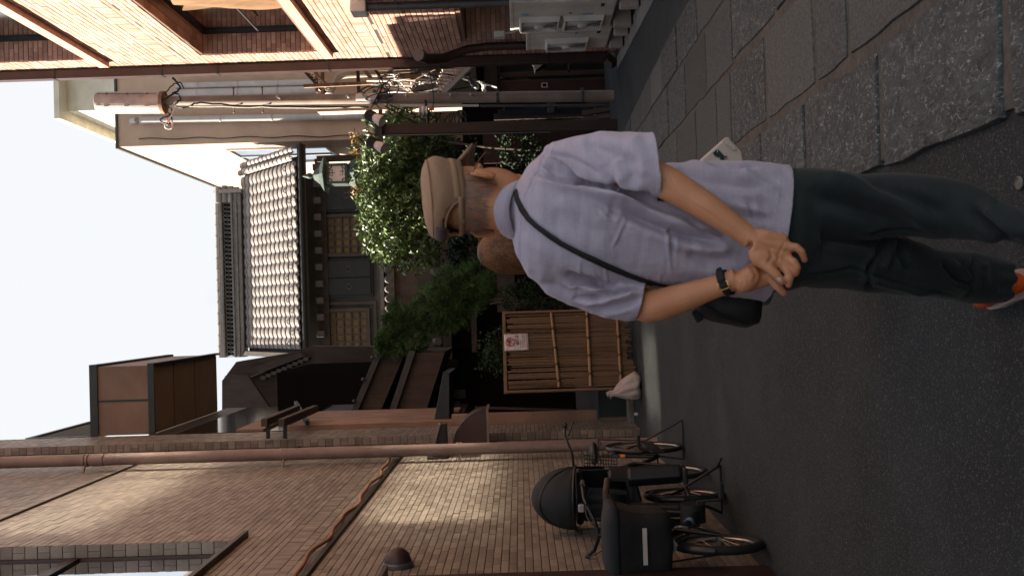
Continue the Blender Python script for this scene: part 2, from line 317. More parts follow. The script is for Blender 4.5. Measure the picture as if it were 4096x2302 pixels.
for ci, (xa, xb, ys) in enumerate(cols):
    for y0, y1 in zip(ys, ys[1:]):
        gp = .034 if y0 > 6 else .056
        if ci == 3: xr0, xr1 = edgeX(y0), edgeX(y1)
        else: xr0 = xr1 = xb
        if xr0-xa < .1 or xr1-xa < .06: continue
        j = lambda: rs.uniform(-.008, .008)
        mi = rs.choice([0, 0, 1, 1, 2]) if y0 < 9 else rs.choice([1, 1, 2])
        if ci == 0 and y0 < 6.: mi = 0
        if ci == 1 and 2.2 < y0 < 3.5: mi = 2
        # outline with a few irregular points along each edge
        xa_ = xa; xa = xa-.03 if ci == 0 else xa
        cor = [(xa+gp/2+j(), y0+gp/2+j()), (xr0-gp/2+j(), y0+gp/2+j()), (xr1-gp/2+j(), y1-gp/2+j()), (xa+gp/2+j(), y1-gp/2+j())]
        outl = []
        for a, b in zip(cor, cor[1:]+cor[:1]):
            k = 5
            for q in range(k):
                t = q/k; e = 0 if q == 0 else 1
                outl.append((a[0]+(b[0]-a[0])*t+e*rs.uniform(-.009, .009), a[1]+(b[1]-a[1])*t+e*rs.uniform(-.006, .006)))
        cxm = sum(p[0] for p in outl)/len(outl); cym = sum(p[1] for p in outl)/len(outl)
        hz = .025+rs.uniform(-.004, .004); tx, ty = rs.uniform(-.006, .006), rs.uniform(-.004, .004)
        def ring(ins, z, flat=0): return [(p[0]+(cxm-p[0])*ins, p[1]+(cym-p[1])*ins, z+(0 if flat else (p[0]-cxm)*tx+(p[1]-cym)*ty)) for p in outl]
        s_ = MB().rings([ring(0, .0, 1), ring(.0, hz-.009), ring(.012, hz-.002), ring(.05, hz)])
        xa = xa_; o = part('paving_stone', s_, mb0[mi], paving, smooth=True)
st = MB().lathe([(.0,.004),(.019,.004),(.019,.009),(.015,.011),(.013,.007),(.007,.007),(.006,.009),(0,.009)], PZ(4085, 731), 20)
single('survey_stud', st, 'concrete', 'small round brass survey stud set in the asphalt beside the stone paving', 'stud', PZ(4085, 731), smooth=True)

# ================================================================ brown tiled building on the left
XL = -1.6
lb = thing('tiled_building', 'brown small-tile building with recessed window along the left side of the alley', 'building', (XL, 6, 0))
WZ0, WY1 = 3.445, 7.15                                   # sill height and far end of the big window
core = MB().box(XL-6, XL-.16, -5, 12.9, 0, 8.15)
core.box(XL-.16, XL, -1, 12.9, 0, WZ0); core.box(XL-.16, XL, WY1, 12.9, WZ0, 8.15); core.box(XL-.16, XL, -1, WY1, 6.4, 8.15)
core.box(XL, -1.505, 12.05, 12.9, 0, 8.15)
part('wall', core, 'tile_joint', lb); part('near_wall', MB().box(XL-.15, XL, -5, -1.005, 0, 8.15), 'tilework_brown', lb)
brickwork(lb, 'wall_tile', (XL, -1, 0), (0,1,0), (0,0,1), (1,0,0), 13.02, 8.15, .15, .0505, .003, .0055, .006, 'tile_brown', 'tilework_brown',
          holes=[(-1, WY1+1, WZ0, 6.4), (12.3, 12.93, 4.1, 4.95)], nmax=300, courses=[(2.83, 2.95), (2.95, 3.07), (5.5, 5.62), (5.66, 5.78)])
brickwork(lb, 'pilaster_tile', (-1.505, 12.05, 0), (0,1,0), (0,0,1), (1,0,0), .85, 8.15, .15, .0505, .0035, .0065, .006, 'tile_brown', 'tilework_brown', nmax=60)
brickwork(lb, 'return_tile', (XL+.008, 12.05, 0), (1,0,0), (0,0,1), (0,-1,0), .09, 8.15, .09, .09, .0035, .0065, .005, 'tile_brown', 'tilework_brown', nmax=40)
brickwork(lb, 'jamb_tile', (XL-.085, WY1, WZ0), (1,0,0), (0,0,1), (0,-1,0), .088, 2.95, .09, .09, .0035, .0065, .006, 'tile_brown', 'tilework_brown', nmax=40)
fl = MB().box(XL, XL+.028, -1, 11.9, 2.735, 2.765); part('flashing', fl, 'dark_bronze', lb)
fl = MB().box(XL, XL+.02, -1, 12.0, 5.635, 5.655); part('joint_strip', fl, 'tile_joint', lb)
sl = MB().box(XL-.14, XL+.05, -1, WY1+.12, WZ0-.035, WZ0+.004); part('window_sill', sl, 'dark_bronze', lb, bevel=.004)
wf = MB().box(XL-.158, XL-.085, -1, WY1-.006, WZ0+.004, WZ0+.03).box(XL-.158, XL-.085, WY1-.03, WY1-.006, WZ0+.03, 6.39)
win = part('window', wf, 'brown_metal', lb)
tr = PX(310, 2225, XL-.09); part('transom', MB().box(XL-.155, XL-.08, -1, WY1-.03, tr.z-.05, tr.z+.03), 'dark_bronze', win)
part('glass_pane', MB().box(XL-.105, XL-.098, -1, WY1-.03, WZ0+.03, tr.z-.05), 'pane', win)
part('glass_pane', MB().box(XL-.105, XL-.098, -1, WY1-.03, tr.z+.03, 6.39), 'pane', win)
part('slot_window', MB().box(XL-.02, XL-.006, 11.3, 11.93, 4.1, 4.95), 'pane_dark', lb)
part('slot_sill', MB().box(XL-.02, XL+.03, 11.28, 11.95, 4.06, 4.10), 'dark_bronze', lb)
# round downpipe
dp = thing('downpipe', 'thick round pinkish-brown downpipe strapped to the tiled wall', 'pipe', (-1.49, 10.6, 0))
px0, px1 = (-1.475, 10.57, .0), (-1.475, 10.62, 8.15)
part('pipe', MB().tube([px0, px1], .062, 20), 'pink_pvc', dp, smooth=True)
for z in (3.62, 6.15):
    part('coupling', MB().lathe([(.067,-.06),(.067,.06)], (-1.475, 10.6, z-.25), 20), 'pink_pvc', dp, smooth=True)
for z in (2.1, 3.95, 6.05, 7.9):
    b_ = MB().lathe([(.068,-.012),(.07,-.006),(.07,.006),(.068,.012)], (-1.475, 10.6, z), 20).lathe([(.068,-.012),(.07,-.006),(.07,.006),(.068,.012)], (-1.475, 10.6, z-.035), 20)
    b_.bar((-1.53, 10.55, z-.02), (-1.6, 10.5, z-.02), .03, .02); b_.tube([(-1.6, 10.5, z-.02), (-1.6, 10.48, z-.02)], .008)
    part('bracket', b_, 'pink_pvc', dp, smooth=True)
# cable over the flashing
cp = [(XL+.03+.008*math.sin(y*2.1), y, 2.80+.02*math.sin(y*5.1)+.012*math.sin(y*9.7)) for y in np.arange(-1, 10.5, .12)]
cp += [(XL+.04, 10.6, 2.82), (XL+.04, 11.2, 2.85), (XL+.035, 11.6, 2.84), (XL+.03, 11.75, 2.76), (XL+.03, 11.78, 2.55), (XL+.03, 11.8, 1.9)]
single('wall_cable', MB().tube(cp, .013, 8), 'cable_orange', 'thick brown cable running wavily above the metal flashing of the tiled wall', 'cable', (XL, 6, 2.8), smooth=True)
# vent hood: quarter-round shell open at the bottom
vh = thing('vent_hood', 'quarter-round metal vent hood sticking out of the tiled wall beyond the downpipe', 'vent', (XL, 11.6, 1.8))
def hood(x):
    return None
prof = [(0, .40)]+[(.46*math.sin(t)*.98, .40*math.cos(t)) for t in np.linspace(.08, math.pi/2, 10)]
ya, yb, hx, hz0 = 11.25, 11.75, XL+.01, 1.80
sh = MB(); n = len(prof)
sh.rings([[V(hx+p[0], y, hz0+p[1]) for p in prof] for y in (ya, yb)], cap=False, closed=False); part('hood_shell', sh, 'brown_metal', vh, smooth=True)
for y in (ya, yb-.004):
    part('hood_cheek', MB().prism([(hx, y, hz0)]+[(hx+p[0]*.99, y, hz0+p[1]*.99) for p in prof], (0, .004, 0)), 'brown_metal', vh)
part('hood_rim', MB().box(hx+.44, hx+.465, ya-.004, yb+.004, hz0-.015, hz0+.012).box(hx, hx+.44, ya-.006, ya+.006, hz0-.015, hz0+.01), 'pink_pvc', vh)
part('louvre', MB().box(hx, hx+.05, ya+.1, yb-.1, hz0-.1, hz0-.02), 'black_metal', vh)
# awning bracket
ab = thing('shop_bracket', 'dark wedge-shaped metal bracket on the tiled wall above the vent hood', 'bracket', (XL, 10.9, 2.3))
part('plate', MB().box(XL+.008, XL+.022, 10.72, 11.15, 2.22, 2.44), 'dark_bronze', ab)
part('arm', MB().prism([(XL+.02, 10.9, 2.23), (XL+.02, 10.9, 2.40), (XL+.36, 10.9, 2.30), (XL+.36, 10.9, 2.235)], (0, .16, 0)), 'dark_bronze', ab, bevel=.006)
part('strip', MB().bar((XL+.04, 10.87, 2.405), (XL+.365, 10.87, 2.31), .05, .02), 'pink_pvc', ab)
# small things at the near edge of the wall
dv = thing('dome_vent', 'shiny round dome-shaped vent cap on the near tiled wall', 'vent', PX(1600, 2275, XL))
c_ = PX(1592, 2268, XL); part('dome', MB().lathe([(.001,.12),(.04,.115),(.07,.09),(.085,.05),(.09,0)], c_, 24, 'x'), 'brown_metal', dv, smooth=True)
part('lip', MB().lathe([(.09,.0),(.098,.01),(.098,.03),(.09,.04)], c_, 24, 'x'), 'grey_metal', dv, smooth=True)
dj = thing('dark_doorframe', 'dark flat steel upright fixed to the tiled wall at the alley edge', 'frame', (XL, 5.6, 0))
q0 = PX(2200, 2290, XL+.06); part('post', MB().box(XL+.002, XL+.05, 5.2, q0.y+.08, 0, q0.z+.95), 'brown_metal', dj); part('top_plate', MB().box(XL+.002, XL+.11, 5.2, q0.y+.1, q0.z+.95, q0.z+.975), 'grey_metal', dj)
hb = thing('hatch_outline', 'flush inspection hatch outlined in the tiled wall behind the bicycle', 'hatch', PX(2340, 2130, XL))
c_ = PX(2335, 2130, XL+.012)
part('hatch_frame', MB().box(c_.x-.003, c_.x+.003, c_.y-.08, c_.y+.14, c_.z+.03, c_.z+.036).box(c_.x-.003, c_.x+.003, c_.y-.08, c_.y-.074, c_.z-.14, c_.z+.03).box(c_.x-.003, c_.x+.003, c_.y+.134, c_.y+.14, c_.z-.14, c_.z+.03), 'grey_metal', hb)
part('hinge', MB().box(c_.x-.002, c_.x+.008, c_.y-.02, c_.y+.06, c_.z+.025, c_.z+.05), 'grey_metal', hb)

# ================================================================ brick building on the right
XR, YE = 3.4, 13.5
rb = thing('brick_building', 'sunlit orange brick building with deep windows on the right side of the alley', 'building', (XR, 8, 0))
NT, NY = 1.975, 12.68                                    # niche head and far side
W1 = (8.3, 12.92, 3.94, 5.41); W2 = (8.3, 12.96, 6.93, 8.5); W3 = (8.3, 12.96, 9.95, 11.45)
ct = MB()
for a, b, c, d in ((2.5, YE, 8.5, 9.95), (2.5, 8.3, NT, 8.5), (2.5, YE, 11.45, 12.6), (2.5, 8.3, 9.95, 11.45), (12.96, YE, 9.95, 11.45), (8.3, YE, NT, 3.94), (8.3, YE, 5.41, 6.93), (12.92, YE, 3.94, 5.41), (12.96, YE, 6.93, 8.5), (2.5, 5.5, 0, NT), (NY, YE, 0, NT)):
    ct.box(XR, XR+.34, a, b, c, d)
ct.box(XR+.34, XR+7, 2.5, YE, 1.98, 12.6); ct.box(XR+.62, XR+7, 2.5, YE, 0, 1.98)
part('wall', ct, 'brick_joint', rb); 0
en = (-1,0,0)
brickwork(rb, 'brick', (XR, 3.5, 0), (0,1,0), (0,0,1), en, YE-3.5, 12.6, .215, .0635, .004, .0095, .010, 'brick_orange', 'brickwork_orange',
          holes=[(2.0, NY-3.5, -1, NT), (4.8, W1[1]-3.5, W1[2], W1[3]), (4.8, W2[1]-3.5, W2[2], W2[3]), (4.8, W3[1]-3.5, W3[2], W3[3])], nmax=300, courses=[(3.06, 3.28), (5.72, 5.94)])
for W_ in (W1, W2):                                      # deep reveals
    brickwork(rb, 'reveal_brick', (XR, W_[1], W_[2]), (1,0,0), (0,0,1), (0,-1,0), .335, W_[3]-W_[2], .112, .0635, .004, .0095, .006, 'brick_orange', 'brickwork_orange', nmax=80, stuff_name='reveal_brickwork')
    brickwork(rb, 'soffit_brick', (XR, 8.3, W_[3]), (0,1,0), (1,0,0), (0,0,-1), W_[1]-8.3, .335, .215, .112, .004, .0095, .006, 'brick_orange', 'brickwork_orange', nmax=60, stuff_name='soffit_brickwork')
brickwork(rb, 'niche_brick', (XR+.62, 5.5, 0), (0,1,0), (0,0,1), en, NY-5.5, NT, .215, .0635, .004, .0095, .008, 'brick_orange', 'brickwork_orange', nmax=120, stuff_name='niche_brickwork')
brickwork(rb, 'niche_side_brick', (XR, NY, 0), (1,0,0), (0,0,1), (0,-1,0), .615, NT, .215, .0635, .004, .0095, .006, 'brick_orange', 'brickwork_orange', nmax=60, stuff_name='niche_side_brickwork')
for z0, z1, ye in ((6.70, 6.83, 13.1), (3.73, 3.84, 13.03)):
    s_ = MB().box(XR-.085, XR-.002, 3.5, ye, z0, z1)
    so = part('sill_course', s_, 'brickwork_orange', rb)
for z in (3.03, 5.69): part('movement_joint', MB().box(XR-.0105, XR-.002, 3.5, YE, z-.013, z+.013), 'tile_joint', rb)
for k, W_ in enumerate((W1, W2, W3)):
    f_ = MB()
    for a, b, c, d in ((8.3, W_[1]-.006, W_[2]+.0, W_[2]+.06), (8.3, W_[1]-.006, W_[3]-.07, W_[3]-.008), (W_[1]-.07, W_[1]-.006, W_[2]+.06, W_[3]-.07), (11.6, 11.68, W_[2]+.06, W_[3]-.07)): f_.box(XR+.26, XR+.33, a, b, c, d)
    wn_ = part('window', f_, 'black_metal', rb)
    part('glass_pane', MB().box(XR+.295, XR+.30, 11.68, W_[1]-.07, W_[2]+.06, W_[3]-.07), 'pane_sun', wn_)
    part('glass_pane', MB().box(XR+.295, XR+.30, 9.2, 11.6, W_[2]+.06, W_[3]-.07), 'pane_sun', wn_); part('glass_pane', MB().box(XR+.295, XR+.30, 8.3, 9.14, W_[2]+.06, W_[3]-.07), 'pane_dark', wn_)  # panes sized for the sun patches they throw; dark end pane limits them
    if k == 0: part('handrail', MB().tube([(XR+.2, 8.3, 4.6), (XR+.2, 12.6, 4.6)], .012, 8), 'grey_metal', wn_, smooth=True)
# curtain bunched over the lower window
ct_ = thing('curtain', 'tan cloth curtain bunched inside the lower window of the brick building', 'curtain', (XR+.2, 10.5, 4.2))
cm = MB(); ny, nz_ = 60, 14
def curt(i, j):
    y = 8.6+3.0*i/ny; z = 4.02+1.2*j/nz_
    return V(XR+.17+.035*math.sin(y*17+1.2*math.sin(z*4))+.03*math.sin(y*7+z*3), y, z-.08*math.sin(y*3)*(1-j/nz_))
cm.rings([[curt(i, j) for j in range(nz_+1)] for i in range(ny+1)], cap=False, closed=False); part('cloth', cm, 'curtain', ct_, smooth='full')
part('rolled_hem', MB().tube([(XR+.16+.03*math.sin(y*9), y, 4.02-.08*math.sin(y*3)) for y in np.arange(8.6, 11.6, .1)], .035, 8), 'curtain', ct_, smooth=True)
# square downpipe at the far corner
sp = thing('corner_downpipe', 'tall square dark brown downpipe on the far corner of the brick building', 'pipe', (3.33, 13.45, 0))
part('pipe', MB().box(3.255, 3.375, 13.36, 13.48, .12, 12.4), 'brown_metal', sp, bevel=.008)
for z in (.9, 2.35, 3.85, 5.35, 6.1, 7.55): part('strap', MB().box(3.25, 3.392, 13.352, 13.488, z-.012, z+.012), 'black_metal', sp)
part('shoe', MB().bar((3.315, 13.42, .13), (3.2, 13.36, .03), .11, .1), 'brown_metal', sp)
# round downspout with hopper at the frame edge
ds = thing('hopper_downspout', 'grey round downspout with white hopper head on the near brick wall', 'pipe', (3.3, 10.9, 0))
part('pipe', MB().tube([(3.3, 10.8, .05), (3.3, 10.8, 2.95)], .045, 16), 'grey_metal', ds, smooth=True)
part('hopper', MB().box(3.22, 3.38, 10.68, 10.92, 2.95, 3.12), 'white_metal', ds, bevel=.01)
part('collar', MB().lathe([(.052,-.03),(.052,.03)], (3.3, 10.8, 2.1), 16), 'grey_metal', ds, smooth=True)
# exhaust duct
du = thing('exhaust_duct', 'brown exhaust elbow pipe leaving the brick wall and running down', 'duct', (3.2, 12.5, 0))
e = [(3.05, 11.95, 2.51), (3.05, 12.15, 2.43), (3.12, 12.42, 2.25), (3.2, 12.55, 2.12), (3.27, 12.6, 1.95), (3.3, 12.62, 1.7), (3.3, 12.62, .3)]
part('pipe', MB().tube(e, [.065,.065,.06,.058,.055,.053,.053], 14), 'brown_metal', du, smooth=True)
part('cowl', MB().tube([(3.05, 11.93, 2.515), (3.05, 12.0, 2.485)], .075, 14), 'grey_metal', du, smooth=True)
# louvred shutter in the niche and small outlet box
ls = thing('louvred_shutter', 'metal louvred shutter in the brick niche behind the large air conditioner', 'shutter', (XR+.6, 12.3, 1.4))
part('frame', MB().box(XR+.55, XR+.60, 11.0, 11.06, .9, 1.9).box(XR+.55, XR+.60, 12.52, 12.58, .9, 1.9).box(XR+.55, XR+.60, 11.06, 12.52, 1.86, 1.9), 'brown_metal', ls)
for k in range(15): part('slat', MB().obox((XR+.575, 11.79, .95+k*.062), (.045, 1.44, .012), (0, R(35), 0)), 'grey_metal', ls)
ob = thing('outlet_box', 'small pale weatherproof outlet box on the brick in the niche', 'box', (XR-.03, 13.0, 1.5))
p_ = PX(1997, 131, XR-.02); part('case', MB().obox((XR-.045, p_.y, p_.z), (.07, .13, .13)), 'white_metal', ob, bevel=.01)
part('lid', MB().obox((XR-.084, p_.y, p_.z), (.008, .11, .11)), 'dirty_white', ob, bevel=.003)
part('conduit', MB().tube([(XR-.03, p_.y, p_.z-.06), (XR-.03, p_.y-.03, p_.z-.16), (XR-.02, p_.y-.15, p_.z-.26)], .012, 8), 'dirty_white', ob, smooth=True)

# ================================================================ air conditioners
def fan_guard(parent, y0, y1, z0, z1, x, dx, spiral):
    gb = MB(); t = .018
    gb.rings([[V(x, a, b) for a, b in ((y0-.015,z0-.015),(y1+.015,z0-.015),(y1+.015,z1+.015),(y0-.015,z1+.015))], [V(x-dx, a, b) for a, b in ((y0,z0),(y1,z0),(y1,z1),(y0,z1))],
              [V(x-dx, a, b) for a, b in ((y0+t,z0+t),(y1-t,z0+t),(y1-t,z1-t),(y0+t,z1-t))], [V(x-dx+.02, a, b) for a, b in ((y0+t,z0+t),(y1-t,z0+t),(y1-t,z1-t),(y0+t,z1-t))]], cap=False)
    fg = part('fan_guard', gb, 'ac_white', parent)
    part('fan_opening', MB().box(x-dx+.021, x-dx+.026, y0+.01, y1-.01, z0+.01, z1-.01), 'ac_shadow', fg)
    cy, cz = (y0+y1)/2, (z0+z1)/2; gm = MB(); hw, hh = (y1-y0)/2-t, (z1-z0)/2-t
    for k in range(14):
        rr = .06+.024*k; pts = []
        for q in range(49):
            a = 2*math.pi*q/48; yy, zz = cy+rr*math.cos(a), cz+rr*math.sin(a)
            if abs(yy-cy) < hw and abs(zz-cz) < hh: pts.append(V(x-dx+.006, yy, zz))
            else:
                if len(pts) > 1: gm.tube(pts, .0035, 4, False)
                pts = []
        if len(pts) > 1: gm.tube(pts, .0035, 4, False)
    for k in range(12):
        a = 2*math.pi*k/12; r1 = min(hw/max(abs(math.cos(a)), 1e-3), hh/max(abs(math.sin(a)), 1e-3))
        gm.tube([V(x-dx+.01, cy+math.cos(a+spiral*t_)*(.05+(r1-.05)*t_) if spiral == 0 else cy+max(-hw, min(hw, math.cos(a+spiral*t_)*(.05+(r1-.05)*t_))), cz+max(-hh, min(hh, math.sin(a+spiral*t_)*(.05+(r1-.05)*t_)))) for t_ in np.linspace(0, 1, 8)], .003, 4, False)
    part('grille', gm, 'ac_white', fg)
    part('hub', MB().lathe([(.058,.014),(.058,-.006),(.05,-.012),(0,-.012)], (x-dx, cy, cz), 16, 'x'), 'ac_white', fg, smooth=True)
def ac(label, y0, y1, z0, z1, guards, spiral, labels, x=3.2, d=.36):
    a = thing('air_conditioner', label, 'air conditioner', (x+d/2, (y0+y1)/2, 0), 'outdoor air conditioning units by the brick wall')
    part('cabinet', MB().box(x, x+d, y0, y1, z0, z1), 'ac_white', a, bevel=.012)
    part('top_lid', MB().box(x-.004, x+d+.004, y0-.004, y1+.004, z1-.035, z1+.006), 'ac_white', a, bevel=.006)
    part('service_panel', MB().box(x-.006, x-.001, y0+.02, y0+.32, z0+.02, z0+.2), 'ac_white', a, bevel=.003)
    part('panel_handle', MB().box(x-.010, x-.0065, y0+.1, y0+.2, z0+.13, z0+.17), 'ac_shadow', a)
    for g_ in guards: fan_guard(a, *g_, x, .055, spiral)
    for (c, s_, m) in labels: part('sticker', MB().obox((x-.0035, *c), (.003, *s_)), m, a)
    for y in (y0+.16, y1-.16): part('foot_block', MB().box(x-.05, x+d, y-.055, y+.055, .03, z0-.03), 'foot_plastic', a, bevel=.008)
    part('foot_rail', MB().box(x+.02, x+d, y0+.06, y1-.06, z0-.03, z0-.001), 'grey_metal', a)
    for y in (y0+.16, y1-.16): part('pad', MB().box(x-.02, x+d-.02, y-.04, y+.04, .001, .03), 'black_metal', a)
    return a
ac('large outdoor air conditioner with two fan grilles, the nearer one', 10.50, 11.53, .26, 1.40, [(11.06, 11.49, .37, .80), (11.06, 11.49, .86, 1.29)], .9,
   [((10.94, 1.24), (.05, .08), 'sticker_blue'), ((10.98, .55), (.04, .12), 'sticker_blue'), ((10.93, .74), (.03, .03), 'ac_shadow')])
ac('smaller outdoor air conditioner with one fan grille next to the downpipe', 11.56, 12.46, .22, 1.21, [(11.98, 12.4, .48, .97)], .0,
   [((11.78, 1.05), (.04, .07), 'sticker_white'), ((11.76, .77), (.03, .13), 'sticker_white'), ((11.75, .63), (.03, .03), 'ac_shadow')])
tp = MB()
single('edging_strip', MB().prism([(2.9, 9.2, .004), (3.25, 9.2, .004), (3.25, 13.2, .004), (3.1, 13.2, .004)], (0,0,.006)), 'concrete', 'low concrete edging strip along the foot of the air conditioners', 'edging', (3.1, 11, 0))

# ================================================================ materials of the far end
mat('roof_tile', (.24,.205,.18), .7, col2=(.33,.285,.255), nscale=14, rnd=.2, spec=.5, grime=.25, gscale=6, bscale=60, bstr=.1)
mat('ridge_tile', (.13,.115,.10), .55, col2=(.22,.19,.165), nscale=10, rnd=.2, grime=.3)
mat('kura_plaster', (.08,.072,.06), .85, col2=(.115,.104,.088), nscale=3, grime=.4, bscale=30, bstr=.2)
mat('dark_wood', (.035,.024,.018), .75, col2=(.06,.042,.03), nscale=14, stretch=(1,1,.12), grime=.3, bscale=50, bstr=.3)
mat('old_wood', (.06,.042,.032), .8, col2=(.10,.072,.055), nscale=16, stretch=(1,1,.12), grime=.3, bscale=50, bstr=.3)
mat('maroon_wood', (.045,.016,.012), .6, col2=(.065,.024,.017), nscale=12, stretch=(1,1,.15), grime=.3)
mat('iron_door', (.016,.0145,.012), .6, col2=(.026,.024,.020), nscale=8, grime=.3)
mat('paper_pane', (.20,.125,.055), .8, col2=(.27,.175,.085), nscale=5, rnd=.12)
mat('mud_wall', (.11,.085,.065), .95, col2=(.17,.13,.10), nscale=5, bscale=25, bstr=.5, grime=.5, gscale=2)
mat('beige_stucco', (.56,.375,.26), .9, col2=(.62,.43,.305), nscale=2, bscale=120, bstr=.3, grime=.18, gscale=.8)
mat('cream_stucco', (.62,.56,.44), .9, nscale=3)
mat('pipe_lilac', (.50,.44,.40), .5, nscale=3, grime=.2)
mat('pole_steel', (.22,.165,.125), .6, col2=(.36,.29,.235), nscale=7, stretch=(1,1,.3), grime=.35, gscale=3, bscale=50, bstr=.2)
mat('pole_can', (.50,.42,.37), .5, col2=(.60,.51,.46), nscale=4, grime=.3, gscale=4)
mat('rust', (.15,.075,.042), .85, col2=(.33,.22,.15), nscale=14, bscale=60, bstr=.4, detail=8)
mat('rust_sheet', (.22,.10,.05), .75, col2=(.60,.50,.42), nscale=6, namt=1.1, bscale=60, bstr=.2, detail=8)
mat('green_glass', (.012,.022,.020), .12, spec=.6, nscale=2)
mat('blue_tub', (.008,.014,.03), .5); mat('lamp_beige', (.50,.44,.35), .5, grime=.2)
mat('bronze_green', (.035,.042,.032), .6, col2=(.075,.11,.09), nscale=12, metal=.3)
mat('lantern_paper', (.62,.50,.44), .8, nscale=6)
mat('ink', (.012,.011,.010), .8); mat('ink_red', (.40,.06,.025), .7); mat('ink_green', (.015,.03,.026), .8)
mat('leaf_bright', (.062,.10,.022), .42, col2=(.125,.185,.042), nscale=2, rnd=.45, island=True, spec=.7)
mat('leaf_one', (.062,.10,.022), .42, col2=(.125,.185,.042), nscale=2, rnd=.45, spec=.7)
mat('leaf_young', (.20,.12,.03), .4, col2=(.30,.19,.05), nscale=3, rnd=.2, island=True)
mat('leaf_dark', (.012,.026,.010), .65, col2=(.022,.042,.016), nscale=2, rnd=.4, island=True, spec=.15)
mat('pine_needle', (.032,.078,.022), .55, col2=(.085,.165,.045), nscale=3, rnd=.75, island=True, spec=.3)
mat('bark', (.05,.036,.026), .95, col2=(.09,.07,.055), nscale=16, bscale=30, bstr=.6, stretch=(1,1,.3))
mat('bamboo', (.15,.093,.05), .5, col2=(.215,.138,.078), nscale=9, rnd=.22, stretch=(1,1,.25), spec=.45, grime=.2, gscale=8)
mat('bamboo_rail', (.29,.165,.085), .45, col2=(.36,.215,.12), nscale=9, rnd=.12, spec=.45)
mat('fence_wood', (.16,.095,.055), .8, col2=(.22,.14,.085), nscale=14, stretch=(1,1,.12), grime=.2)
mat('rope', (.008,.008,.007), .9)
mat('sign_paper', (.58,.52,.53), .55, col2=(.64,.58,.59), nscale=4, bscale=18, bstr=.4, bdist=.01)
mat('sack', (.42,.375,.345), .75, col2=(.52,.465,.43), nscale=20, bscale=300, bstr=.2, grime=.2, gscale=6)
mat('siding', (.30,.185,.125), .65, col2=(.36,.23,.16), nscale=3, grime=.3, gscale=1.5)
mat('panel_brown', (.20,.135,.095), .6, col2=(.27,.185,.13), nscale=2.2, namt=1.1, grime=.35, gscale=1.2)
mat('soffit', (.21,.135,.085), .7, col2=(.24,.16,.105), nscale=2)
mat('teal_metal', (.018,.025,.027), .5, col2=(.028,.036,.037), nscale=4)
mat('dark_roof', (.05,.048,.046), .6, col2=(.08,.076,.072), nscale=8, grime=.3)
mat('blind_lit', (.40,.29,.12), .8, nscale=4); mat('dark_shade', (.007,.006,.0055), 1., spec=0.)  # dark_shade: near-black colour standing in for deep shade

# ================================================================ storehouse (kura) closing the view
KE, KR, KW = 24.6, 27.2, 25.4
zE = PY(1190, 1000, KE).z; zR = PY(975, 1100, KR).z
kx0 = PY(1195, 1412, KE).x; kx1 = PY(1188, 622, KE).x
ku = thing('storehouse', 'old storehouse with curved grey roof tiles and lattice windows closing the alley', 'building', (1.5, KW, 0))
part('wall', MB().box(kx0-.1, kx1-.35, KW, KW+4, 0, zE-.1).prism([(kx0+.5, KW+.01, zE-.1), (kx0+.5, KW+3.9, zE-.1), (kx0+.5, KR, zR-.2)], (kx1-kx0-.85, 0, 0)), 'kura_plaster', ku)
sl_ = math.atan2(zR-zE, KR-KE); L = math.hypot(zR-zE, KR-KE)
rf = part('roof_deck', MB().prism([(kx0, KE+.03, zE-.10), (kx0, KR, zR-.10), (kx0, KR+2.6, zE-.10), (kx0, KR+2.6, zE-.2), (kx0, KR, zR-.24), (kx0, KE+.03, zE-.2)], (kx1-kx0, 0, 0)), 'dark_wood', ku)
w_t, ex_ = .272, L/13
tm = MB(); npf = 12
def tprof(t): return .015*math.sin(2*math.pi*(t-.22))+(.010 if t > .55 else 0)*math.sin(math.pi*(t-.55)/.45)
tr_ = []
for (yy, zz) in ((0, -.026), (0, 0.010), (.006, .014), (ex_+.05, -.022)):
    tr_.append([V((t-.5)*w_t*1.02, yy, tprof(t)+zz) for t in np.linspace(0, 1, npf)])
tm.rings(tr_, cap=False, closed=False); tmesh = tm.mesh('roof_tile', 'full'); tmesh.set_sharp_from_angle(angle=R(50)); tmesh.materials.append(MATS['roof_tile'])
ncol = int((kx1-kx0-.15)/w_t); up_ = V(0, math.cos(sl_), math.sin(sl_)); nrm_ = V(0, -math.sin(sl_), math.cos(sl_))
ring_me = MB().tube([V(.055*math.cos(a), 0, .055*math.sin(a)*1.0+.03) for a in np.linspace(-.5, math.pi+.5, 12)], .011, 6).mesh('snow_guard', True); ring_me.materials.append(MATS['iron_door'])
disc_me = MB().lathe([(0,-.02),(.05,-.02),(.055,-.012),(.055,.03)], (0,0,0), 14, 'y').mesh('eave_disc', True); disc_me.materials.append(MATS['ridge_tile'])
for c in range(ncol):
    for r_ in range(13):
        p = V(kx0+.1+(c+.5)*w_t, KE, zE)+up_*(r_*ex_)+nrm_*.012
        inst('roof_tile', tmesh, ku, p, (sl_+random.uniform(-.006, .006), 0, random.uniform(-.008, .008)))
    p = V(kx0+.1+(c+.28)*w_t+.13, KE-.005, zE+.02); inst('eave_disc', disc_me, ku, p)
    p = V(kx0+.1+(c+.5)*w_t, KE, zE)+up_*((1.0 if c % 2 else 1.75)*ex_)+nrm_*.03; inst('snow_guard', ring_me, ku, p, (sl_*.3, 0, 0))
